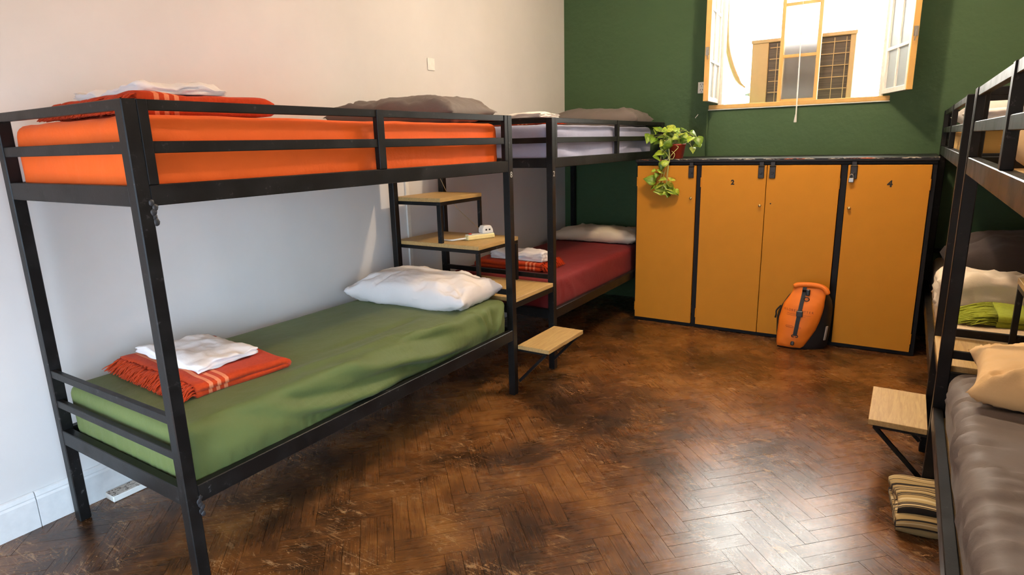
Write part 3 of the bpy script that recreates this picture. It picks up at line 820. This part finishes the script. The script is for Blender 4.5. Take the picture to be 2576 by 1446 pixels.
wp('glazing_bar', cx0+.026, cx1-.026, ys0, ys1, WZ0+.012, WZ0+.030)
for k in range(3): wp('frosted_pane', cx0+.028, cx1-.028, ys0+.012, ys0+.016, (WZ0+.03 if k == 0 else zb[k]+.011), zb[k+1]-.011 if k < 2 else WZ1-.031, FROST, bev=0)
def sash(hx, sgn, th, w=.44):
    S = bpy.data.objects.new('sash', None); C.objects.link(S); S.parent = W1; l = W1.location
    S.location = (hx-l.x, YB-.004-l.y, WZ0+.022-l.z); S.rotation_euler = (0, 0, -sgn*R(th))
    hh = WZ1-.035-WZ0-.022
    def q(name, a, b_, z0, z1, mat, y0=-.032, y1=.0, bev=.002): obj(name, bx(sgn*a, sgn*b_, y0, y1, z0, z1, bev=bev), mat, S)
    q('sash_edge', w-.012, w, 0, hh, YELLOWFRAME, -.036, .002)
    q('stile', .0, .035, 0, hh, WHITEFRAME); q('stile', w-.045, w-.012, 0, hh, WHITEFRAME)
    for z in (0, hh-.035): q('rail', .035, w-.045, z, z+.035, WHITEFRAME)
    for z in (.30, .67): q('glazing_bar', .035, w-.045, z-.010, z+.010, WHITEFRAME)
    q('glazing_bar', w/2-.018, w/2+.002, .035, hh-.035, WHITEFRAME, -.029, -.003)
    q('pane', .036, w/2-.019, .036, hh-.036, SASHGLASS, -.018, -.014, 0); q('pane', w/2+.003, w-.046, .036, hh-.036, SASHGLASS, -.018, -.014, 0)
    bm = bmesh.new(); box(bm, sgn*(w), sgn*(w+.006), -.03, -.004, .33, .39, .001); tube(bm, smooth_path([(sgn*(w+.006), -.015, .36), (sgn*(w+.02), -.012, .365), (sgn*(w+.022), -.010, .34), (sgn*(w+.016), -.008, .30)], 4), .004, 6)
    obj('latch', bm, STEEL, S)
sash(WX0+.012, 1, 86); sash(WX1-.012, -1, 111)
# blind wand hanging in front of the centre pane
bw = thing('blind_wand', 'white blind wand hanging in front of the window', 'blind wand', (2.04, YB-.16, 2.9))
obj('wand_cord', tube(bmesh.new(), [(0, 0, 0), (.004, 0, -.70)], .0012, 6), WPLASTIC, bw)
obj('wand_rod', tube(bmesh.new(), [(.004, 0, -.70), (.012, 0, -1.29)], [.003, .0045], 8), WPLASTIC, bw)
obj('wand_tip', tube(bmesh.new(), [(.012, 0, -1.285), (.011, 0, -1.30), (.009, 0, -1.345), (.009, 0, -1.35)], [.004, .006, .011, .009], 10), WPLASTIC, bw, True)

# ------------------------------------------------------------------ outdoors: air conditioner and hose
TAN = plain('tan_casing', (.33, .205, .095), .5, var=.06)
FIN = NT('dark_fins'); _v = FIN.mapping(FIN.obj(), (1, 1, 120)); FIN = FIN.set(Base_Color=FIN.ramp(FIN.noise(_v, 3, 2), [(.4, (.035, .022, .015)), (.6, (.075, .05, .036))]), Roughness=.6)
ac = thing('air_conditioner', 'tan air conditioner unit seen from behind outside the window', 'air conditioner', (1.975, 5.14, 1.64))
def ap(name, x0, x1, y0, y1, z0, z1, mat, bev=.004): return obj(name, bx(x0-1.975, x1-1.975, y0-5.14, y1-5.14, z0-1.64, z1-1.64, bev=bev), mat, ac)
ap('casing', 1.59, 2.365, 5.03, 5.28, 1.66, 2.232, TAN)
ap('side_cover', 1.59, 1.722, 5.0, 5.03, 1.66, 2.215, TAN)
ap('lid', 1.583, 2.372, 4.992, 5.285, 2.215, 2.243, TAN)
ap('corner_post', 2.325, 2.365, 5.0, 5.03, 1.66, 2.215, TAN)
ap('base_tray', 1.722, 2.325, 5.0, 5.03, 1.66, 1.70, TAN)
ap('condenser_fins', 1.724, 2.323, 5.018, 5.029, 1.70, 2.213, FIN, 0)
for z in np.linspace(1.725, 2.17, 6): obj('guard_wire', tube(bmesh.new(), [(1.735-1.975, -.142, z-1.64), (2.325-1.975, -.142, z-1.64)], .0035, 6), TAN, ac)
for x in (1.79, 1.93, 2.09, 2.215, 2.30): obj('guard_wire', tube(bmesh.new(), [(x-1.975, -.146, 1.705-1.64), (x-1.975, -.146, 2.20-1.64)], .003, 6), TAN, ac)
obj('mounting_foot', bx(-.36, -.30, -.14, .14, -.02, .02), STEEL, ac); obj('mounting_foot', bx(.30, .36, -.14, .14, -.02, .02), STEEL, ac)
obj('wall_bracket', bx(-.345, -.315, -.325, .14, -.05, -.02), STEEL, ac); obj('wall_bracket', bx(.315, .345, -.325, .14, -.05, -.02), STEEL, ac)
obj('valve', tube(bmesh.new(), [(-.43, -.09, .17), (-.40, -.09, .17), (-.385, -.09, .17)], [.012, .018, .018], 10), STEEL, ac, True)
obj('valve', tube(bmesh.new(), [(-.43, -.09, .09), (-.40, -.09, .09), (-.385, -.09, .09)], [.010, .015, .015], 10), STEEL, ac, True)
hp = smooth_path([at(x_, y_, 'y', 5.02) for x_, y_ in ((1828, -160), (1830, 0), (1829, 60), (1831, 120), (1842, 168), (1858, 205), (1874, 220))], 5)
bm = bmesh.new(); tube(bm, hp, [.021]*(len(hp)-6)+[.016, .014, .011, .009, .008, .008], 10)
tag(obj('pipe_hose', bm, TAN, None, True), 'tan wrapped pipe hanging outside the window beside the air conditioner', 'hose')

# ------------------------------------------------------------------ wall fittings
sw = thing('switch_plate', 'blank white plate high on the white wall', 'switch plate', (0.0, 2.665, 1.987))
obj('plate', bx(0.0005, .008, -.037, .037, -.040, .040, bev=.003), WPLASTIC, sw)
obj('blank_insert', bx(.008, .0092, -.026, .026, -.03, .03, bev=.0005), WPLASTIC, sw)
so = thing('wall_socket', 'white wall socket on the green wall beside the window', 'socket', (1.288, YB, 1.862))
obj('plate', bx(-.030, .030, -.008, -.0005, -.045, .045, bev=.002), WPLASTIC, so)
for z in (.022, -.022):
    for x, a in ((-.009, 25), (.009, -25)):
        o = obj('slot', bx(-.0018, .0018, -.0085, -.0078, -.006, .006), INK, so); o.location = (x, 0, z+.005); o.rotation_euler = (0, R(a), 0)
    obj('slot', bx(-.0018, .0018, -.0085, -.0078, z-.016, z-.006), INK, so)
tr = thing('wall_trunking', 'white vertical cable trunking on the white wall behind the steps', 'cable trunking', (0, 2.34, .15))
obj('trunking_channel', bx(.0005, .014, -.016, .016, .002, 1.6, bev=.002), WPLASTIC, tr)
cd = thing('wall_conduit', 'green painted pipe running down the wall under the window', 'pipe', (1.35, YB-.008, ZL))
obj('pipe', tube(bmesh.new(), [(0, 0, .001), (-.004, 0, WZ0-.034-ZL)], .007, 8), GREEN, cd, True)
hk = thing('wall_hook', 'small bent nail in the green wall above the plant', 'hook', (1.258, YB, 1.632))
obj('nail', tube(bmesh.new(), smooth_path([(-.012, -.001, -.012), (-.008, -.012, -.008), (.004, -.016, .004), (.012, -.012, .016)], 4), .0028, 6), WPLASTIC, hk)
ft = thing('floor_trunking', 'short white trunking lying on the floor by the baseboard', 'cable trunking', (.062, .40, 0))
obj('trunking_body', bx(-.034, .036, -.115, .14, 0, .026, bev=.003), WPLASTIC, ft)
tm = NT('speckled_lid'); _v = tm.obj()
tm = tm.set(Base_Color=tm.ramp(tm.noise(_v, 90, 4, .7), [(.40, (.08, .05, .035)), (.47, (.55, .48, .40))]), Roughness=.6)
obj('trunking_lid', bx(-.033, .034, -.113, .138, .0262, .0285, bev=.001), tm, ft)

# ------------------------------------------------------------------ power strip, adapter and cords on the third step
ps = thing('power_strip', 'cream power strip with red switch on the third wooden step', 'power strip', (.565, 2.375, .867), (0, 0, R(66)))
obj('strip_body', bx(-.10, .10, -.024, .024, 0, .030, bev=.006), CREAMPLASTIC, ps)
obj('strip_lid', bx(-.095, .095, -.021, .021, .0302, .034, bev=.002), WPLASTIC, ps)
obj('switch', lathe(bmesh.new(), [(.011, .034), (.011, .040), (.007, .043)], 14, (-.07, 0, 0)), REDP, ps, True)
obj('cord', tube(bmesh.new(), smooth_path([(-.10, 0, .014), (-.15, .006, .011), (-.19, .03, .007), (-.215, .10, .006)], 6), .0055, 8), WPLASTIC, ps, True)
pa = thing('plug_adapter', 'white triple plug adapter sitting on the power strip', 'adapter', (.578, 2.425, .9015), (0, 0, R(66)))
bm = bmesh.new(); prof = [(-.040, 0), (.040, 0), (.040, .020), (.024, .046), (-.026, .046), (-.040, .026)]
A = [bm.verts.new((x, -.026, z)) for x, z in prof]; B = [bm.verts.new((x, .026, z)) for x, z in prof]
for i in range(6): bm.faces.new((A[i], A[(i+1) % 6], B[(i+1) % 6], B[i]))
bm.faces.new(A[::-1]); bm.faces.new(B); bmesh.ops.recalc_face_normals(bm, faces=bm.faces); bmesh.ops.bevel(bm, geom=list(bm.edges), offset=.003, segments=1, affect='EDGES')
obj('adapter_body', bm, WPLASTIC, pa)
for x in (-.012, .012): obj('slot', bx(x-.006, x+.006, -.0268, -.0258, .016, .026), INK, pa)
for x in (-.014, .002, .014): obj('slot', bx(x-.002, x+.002, -.010, .010, .0458, .0466), INK, pa)
cpts = [Vector((.06, 2.5632, 1.32)), Vector((.12, 2.5635, 1.22)), Vector((.19, 2.5635, 1.10)), Vector((.27, 2.558, 1.02)), Vector((.37, 2.545, .955)), Vector((.50, 2.47, .915)), Vector((.560, 2.445, .925))]
tag(obj('charging_cable', tube(bmesh.new(), smooth_path(cpts, 8), .0022, 6), plain('tan_cord', (.42, .30, .16), .6), None, True), 'thin tan cord running from the plug adapter up behind the top step', 'cord')

# ------------------------------------------------------------------ potted pothos on the cabinet
def leaf_mesh(seed):
    rnd = random.Random(seed); bm = bmesh.new()
    prof = [(0, .10), (.06, .36), (.2, .47), (.42, .43), (.65, .29), (.85, .12), (1, .0)]
    mid = []; Lf = []; Rg = []
    bend = rnd.uniform(.10, .35); cup = rnd.uniform(.10, .28)
    for t_, w in prof:
        y = t_; z = -bend*t_*t_
        mid.append(bm.verts.new((0, y, z)))
        back = -.10 if t_ == 0 else 0
        Lf.append(bm.verts.new((-w, y+back, z+cup*w+.02*math.sin(t_*9+seed)))); Rg.append(bm.verts.new((w, y+back, z+cup*w+.02*math.cos(t_*8+seed))))
    for i in range(len(prof)-1):
        for a, c in ((Lf, mid), (mid, Rg)):
            try: bm.faces.new((a[i], c[i], c[i+1], a[i+1]))
            except ValueError: pass
    bmesh.ops.remove_doubles(bm, verts=bm.verts, dist=.001)
    bmesh.ops.recalc_face_normals(bm, faces=bm.faces)
    bmesh.ops.solidify(bm, geom=list(bm.faces), thickness=.012)
    return bm2me('leaf', bm, True)
def leaf_mat():
    t = NT('variegated_leaf'); v = t.obj(); r = t.n('ShaderNodeObjectInfo').outputs['Random']
    cb = t.n('ShaderNodeCombineXYZ'); t.l(t.math('MULTIPLY', r, 9.), cb.inputs[2])
    va = t.n('ShaderNodeVectorMath'); va.operation = 'ADD'; t.l(v, va.inputs[0]); t.l(cb.outputs[0], va.inputs[1])
    f = t.noise(t.mapping(va.outputs[0], (3, 1, 1)), 2.2, 4, .6)
    c = t.ramp(t.math('ADD', t.math('MULTIPLY', f, .75), t.math('MULTIPLY', r, .28)), [(.36, (.085, .17, .012)), (.52, (.20, .32, .02)), (.66, (.43, .50, .05)), (.80, (.68, .69, .25))])
    return t.set(Base_Color=c, Roughness=.35, Subsurface_Weight=.03)
LEAF = leaf_mat(); STEM = plain('pale_green_stem', (.42, .42, .14), .5)
PX, PY = 1.275, 4.06
pt = thing('potted_pothos', 'trailing variegated pothos in a small red pot on the lockers', 'potted plant', (PX, PY, ZL))
bm = lathe(bmesh.new(), [(.042, .0), (.046, .003), (.062, .098), (.066, .10), (.066, .112), (.059, .112), (.056, .096), (.01, .094)], 28)
obj('pot', bm, plain('red_pot', (.30, .028, .010), .4), pt, True)
obj('soil', lathe(bmesh.new(), [(.054, .094), (.05, .100), (.005, .103)], 16), plain('soil', (.03, .02, .012), .9), pt)
lm = [leaf_mesh(k) for k in range(4)]
for me in lm: me.materials.append(LEAF)
LV = [(520,190,95,-70),(490,230,65,-100),(320,220,85,-110),(370,215,55,-80),(310,260,60,100),(420,250,70,160),(215,345,100,110),(265,370,100,110),(325,400,80,170),(560,240,60,-20),(680,225,65,-60),(720,265,60,-30),(800,285,70,30),(750,365,85,110),(870,390,100,80),(840,435,80,170),(790,500,65,90),(680,380,90,120),(570,290,90,60),(480,310,90,150),(440,320,70,100),(620,300,70,20),(650,290,60,-30),(390,420,80,130),(480,440,100,10),(400,470,90,110),(340,545,100,170),(420,570,70,100),(330,610,80,60),(440,670,80,-20),(385,715,80,110),(385,785,70,-10),(280,770,45,180),(340,765,25,0),(318,830,55,110),(405,880,80,40),(240,885,110,195),(525,880,80,-60),(270,990,60,180),(370,960,90,150),(380,1000,110,30),(450,970,70,90),(500,930,80,-60),(350,1040,90,190),(540,1040,110,20),(480,1010,80,60),(600,1030,60,-30),(470,1090,60,110),(430,1060,60,150),(515,985,60,20),(600,350,80,100),(530,360,80,70),(450,260,60,-130),(600,230,50,-50),(700,320,70,40),(560,340,70,140),(370,330,70,-150),(630,400,70,95),(430,400,70,60),(500,390,70,110)]
rnd = random.Random(5); stem_to = []
for k, (lx, ly, sz, ang) in enumerate(LV):
    ix, iy = 1590+lx/5.165, 280+ly/5.165
    hang = ly > 600
    y = (3.885-rnd.random()*.035) if hang else (PY-.01-.13*min(1, max(0, (ly-330)/250))+rnd.uniform(-.075, .055))
    c = at(ix, iy, 'y', y)
    size = sz/5.165*(c-CP).dot(fw)/FPX*1.38
    a = R(ang); tip = (RT*math.cos(a)-UP*math.sin(a))
    nrm = (-fw*.75+Vector((0, 0, .55))+Vector((rnd.gauss(0, .35), rnd.gauss(0, .25), rnd.gauss(0, .25)))).normalized()
    tip = (tip+fw*rnd.uniform(-.45, .1)); tip = (tip-nrm*tip.dot(nrm)).normalized(); sd = tip.cross(nrm)
    M = Matrix((sd*size, tip*size, nrm*size)).transposed().to_4x4(); M.translation = c-tip*size*.5
    if M.translation.z < ZL+.004 and M.translation.y > YL-.03: M.translation.y = YL-.04
    o = bpy.data.objects.new('leaf', lm[k % 4]); C.objects.link(o); o.parent = pt
    M.translation = M.translation-Vector((PX, PY, ZL)); o.matrix_local = M
    stem_to.append((M.translation.copy(), hang))
for p_, hang in stem_to:
    if not hang:
        s0 = Vector((rnd.uniform(-.035, .035), rnd.uniform(-.035, .035), .10))
        mid = (s0+p_)/2+Vector((0, 0, .03+.02*rnd.random()))
        obj('stem', tube(bmesh.new(), smooth_path([s0, mid, p_], 4), .0016, 5), STEM, pt, True)
L0 = Vector((PX, PY, ZL))
for path in (((1700, 365), (1706, 371), (1693, 385), (1684, 400), (1680, 440), (1676, 480)), ((1672, 352), (1683, 378), (1683, 398), (1682, 410), (1670, 440), (1664, 480)), ((1668, 378), (1681, 395), (1670, 420), (1660, 455), (1655, 480)), ((1690, 380), (1697, 388), (1692, 400), (1684, 404), (1676, 452), (1680, 470)), ((1665, 380), (1660, 410), (1656, 420)), ((1737, 352), (1738, 366), (1742, 378))):
    pts = []
    for q, (ix, iy) in enumerate(path):
        yy = (PY-.06, PY-.12, 3.885, 3.875, 3.888, 3.886)[q] if len(path) > 3 else (3.96, 3.885, 3.88)[q]
        if path[0][0] > 1720: yy = 3.99
        pts.append(at(ix, iy, 'y', yy)-L0)
    obj('vine', tube(bmesh.new(), smooth_path(pts, 5), .0022, 6), STEM, pt, True)

# ------------------------------------------------------------------ orange pannier leaning on the lockers
BAGO = plain('orange_tarpaulin', (.86, .20, .010), .6, var=.12, vs_=9, bump=.15, bs=25)
BAGB = plain('black_nylon', (.013, .0135, .014), .55, bump=.2)
bag = thing('pannier_bag', 'orange and black roll-top bag leaning against the locker doors', 'bag', (2.285, 3.80, 0))
BO = Vector((2.285, 3.80, 0))
LEAN = .10
def yplane(z): return -.075+LEAN*z          # front plane of the bag, leaning back on the doors
# outline of the front: height, left x, right x (m, local), bulge
secs = [(.012, -.136, .015, .010), (.030, -.140, .036, .022), (.075, -.142, .062, .034), (.150, -.140, .100, .042), (.215, -.137, .120, .044), (.270, -.126, .131, .042), (.320, -.114, .138, .036), (.352, -.094, .138, .026), (.376, -.080, .140, .018), (.405, -.066, .142, .012), (.440, -.060, .140, .008)]
def yfront(x, z):
    z = min(max(z, secs[0][0]), secs[-1][0])
    for (z0, a0, c0, f0), (z1, a1, c1, f1) in zip(secs, secs[1:]):
        if z0 <= z <= z1:
            t = (z-z0)/(z1-z0); a = a0+(a1-a0)*t; c = c0+(c1-c0)*t; f = f0+(f1-f0)*t
            u = max(-1, min(1, 2*(x-a)/(c-a)-1)); return yplane(z)-f*(1-abs(u)**2.6)-.004
    return yplane(z)
def ringloft(rings):
    bm = bmesh.new(); R_ = [[bm.verts.new(p) for p in r] for r in rings]; m_ = len(R_[0])
    for A, B in zip(R_, R_[1:]):
        for i in range(m_): bm.faces.new((A[i], A[(i+1) % m_], B[(i+1) % m_], B[i]))
    bm.faces.new(R_[0][::-1]); bm.faces.new(R_[-1]); bmesh.ops.recalc_face_normals(bm, faces=bm.faces)
    return bm
def dense(S, n=4):
    out = []
    for A, B in zip(S, S[1:]):
        for k in range(n): out.append(tuple(a+(b_-a)*k/n for a, b_ in zip(A, B)))
    return out+[S[-1]]
rings = []
for z, a, c, f in dense(secs):
    r = []
    for k in range(19):
        u = k/18*2-1; x = (a+c)/2+(c-a)/2*u
        r.append((x, yfront(x, z)+.004*N3(x*22, z*22, 3)+.003*N3(x*55, z*40, 8), z+.004*N3(x*16, 2, 4)))
    r += [(c-.004, yplane(z)+.022, z), (a+.004, yplane(z)+.022, z)]
    rings.append(r)
obj('front_panel', ringloft(rings), BAGO, bag, True)
# black back and sides
bsec = [(.0, -.120, .150), (.03, -.148, .170), (.10, -.160, .178), (.19, -.166, .182), (.24, -.158, .183), (.30, -.130, .182), (.345, -.106, .172), (.375, -.084, .156), (.405, -.060, .138)]
rings = []
for z, a, c in bsec:
    fa, fc = np.interp(z, [q[0] for q in secs], [q[1] for q in secs]), np.interp(z, [q[0] for q in secs], [q[2] for q in secs])
    y0_, y1_ = yplane(z)+.008, min(.100, yplane(z)+.165)
    rings.append([(fa+.002, y0_, z), ((fa+fc)/2, y0_, z), (fc-.002, y0_, z), (fc+(c-fc)*.55, y0_+.03, z), (c, y0_+.085, z), (c-.006, y1_-.02, z), (c-.025, y1_, z), ((a+c)/2, y1_, z), (a+.025, y1_, z), (a+.004, y1_-.02, z), (a, y0_+.075, z), (fa+(a-fa)*.6, y0_+.03, z)])
obj('bag_body', ringloft(rings), BAGB, bag, True)
roll = smooth_path([(-.060, yplane(.43)-.002, .432), (-.035, yplane(.45)-.004, .449), (.02, yplane(.455)-.006, .456), (.08, yplane(.455)-.006, .455), (.118, yplane(.45)-.006, .446), (.144, yplane(.42)-.006, .424), (.148, yplane(.40)-.004, .400)], 5)
obj('rolled_top', tube(bmesh.new(), roll, [.008]+[.018]*(len(roll)-3)+[.014, .008], 10), BAGO, bag, True)
bm = bmesh.new(); prev = None; sx = lambda z: .012-.040*(.44-z)/.40
for k in range(19):
    z = .445-k*(.445-.105)/18; x = sx(z); y = yfront(x, z)-(.024 if z > .425 else .0055)
    ring = [bm.verts.new((x+dx, y+dy, z)) for dx, dy in ((-.0125, .003), (.0125, .003), (.0125, -.001), (-.0125, -.001))]
    if prev:
        for i in range(4): bm.faces.new((prev[i], prev[(i+1) % 4], ring[(i+1) % 4], ring[i]))
    else: bm.faces.new(ring)
    prev = ring
bm.faces.new(prev[::-1]); bmesh.ops.recalc_face_normals(bm, faces=bm.faces)
obj('strap', bm, BAGB, bag)
zz = .262; obj('buckle', bx(sx(zz)-.018, sx(zz)+.022, yfront(0, zz)-.016, yfront(0, zz)-.004, zz-.020, zz+.020, bev=.003), BLACKP, bag)
zz = .415; obj('top_clip', bx(sx(zz)+.012, sx(zz)+.036, yfront(0, zz)-.026, yfront(0, zz)-.006, zz-.028, zz+.014, bev=.004), BLACKP, bag)
ring = [(sx(.37)+.024+.016*math.cos(a), yfront(0, .37)-.010, .362+.013*math.sin(a)) for a in np.linspace(0, 2*math.pi, 17)]
obj('strap_ring', tube(bmesh.new(), ring, .003, 6, False), BLACKP, bag, True)
zz = .103; obj('strap_hook', tube(bmesh.new(), smooth_path([(sx(zz)-.006, yfront(0, zz)-.006, zz-.008), (sx(zz)-.018, yfront(0, zz)-.006, zz-.006), (sx(zz)-.016, yfront(0, zz)-.006, zz+.006), (sx(zz)+.016, yfront(0, zz)-.006, zz+.006), (sx(zz)+.018, yfront(0, zz)-.006, zz-.006), (sx(zz)+.006, yfront(0, zz)-.006, zz-.008)], 3), .003, 6), BLACKP, bag, True)
bm = bx(-.012, .012, -.006, .002, -.028, .028, bev=.0055); o = obj('rubber_badge', bm, plain('dark_badge', (.03, .018, .012), .5), bag); o.location = (sx(.06)-.006, yfront(0, .06)-.001, .060); o.rotation_euler = (R(-14), R(6), 0)
# printed word across the front, following its curve
wd = 'GLOBETROTTER'; tw = .172
DARKP = plain('faded_print', (.22, .035, .008), .6)
for k, ch in enumerate(wd):
    x = -.098+tw*k/(len(wd)-1); z = .283-.010*k/(len(wd)-1)
    e_ = .004; y = yfront(x, z); dydx = (yfront(x+e_, z)-yfront(x-e_, z))/(2*e_); dydz = (yfront(x, z+e_)-yfront(x, z-e_))/(2*e_)
    ex = Vector((1, dydx, 0)).normalized(); ez = Vector((0, dydz, 1)); ez = (ez-ex*ez.dot(ex)).normalized(); en = ex.cross(ez)
    M = Matrix((ex, ez, en)).transposed().to_4x4(); M.translation = Vector((x, y, z))+en*.0045
    text('printed_letter', ch, .021, .0004, DARKP, bag, M)
for z, w in ((.258, .15), (.247, .12)):
    pts = [(x, yfront(x, z)-.0025, z-.06*(x+.08)) for x in np.linspace(-.085, -.085+w, 12)]
    obj('printed_line', tube(bmesh.new(), pts, .0007, 4), DARKP, bag)
for x0, x1 in ((-.085, -.033), (-.006, .012)):
    pts = [(x, yfront(x, .16)-.0028, .168-.05*(x+.08)+q_) for x, q_ in [(x0+.004, .006), (x1-.004, .005), (x1, 0), (x1-.004, -.006), (x0+.004, -.005), (x0, 0), (x0+.004, .006)]]
    obj('printed_mark', tube(bmesh.new(), pts, .0010, 4, False), DARKP, bag)
o = obj('reflector', bx(-.004, .004, -.011, .011, -.055, .05, bev=.0035), plain('grey_reflector', (.42, .38, .33), .35), bag); o.location = (.160, -.012, .125); o.rotation_euler = (0, R(6), R(-32))
obj('side_strap', tube(bmesh.new(), smooth_path([(-.138, -.01, .285), (-.166, -.005, .245), (-.166, -.005, .215), (-.172, .0, .19)], 4), .006, 6), BAGB, bag, True)
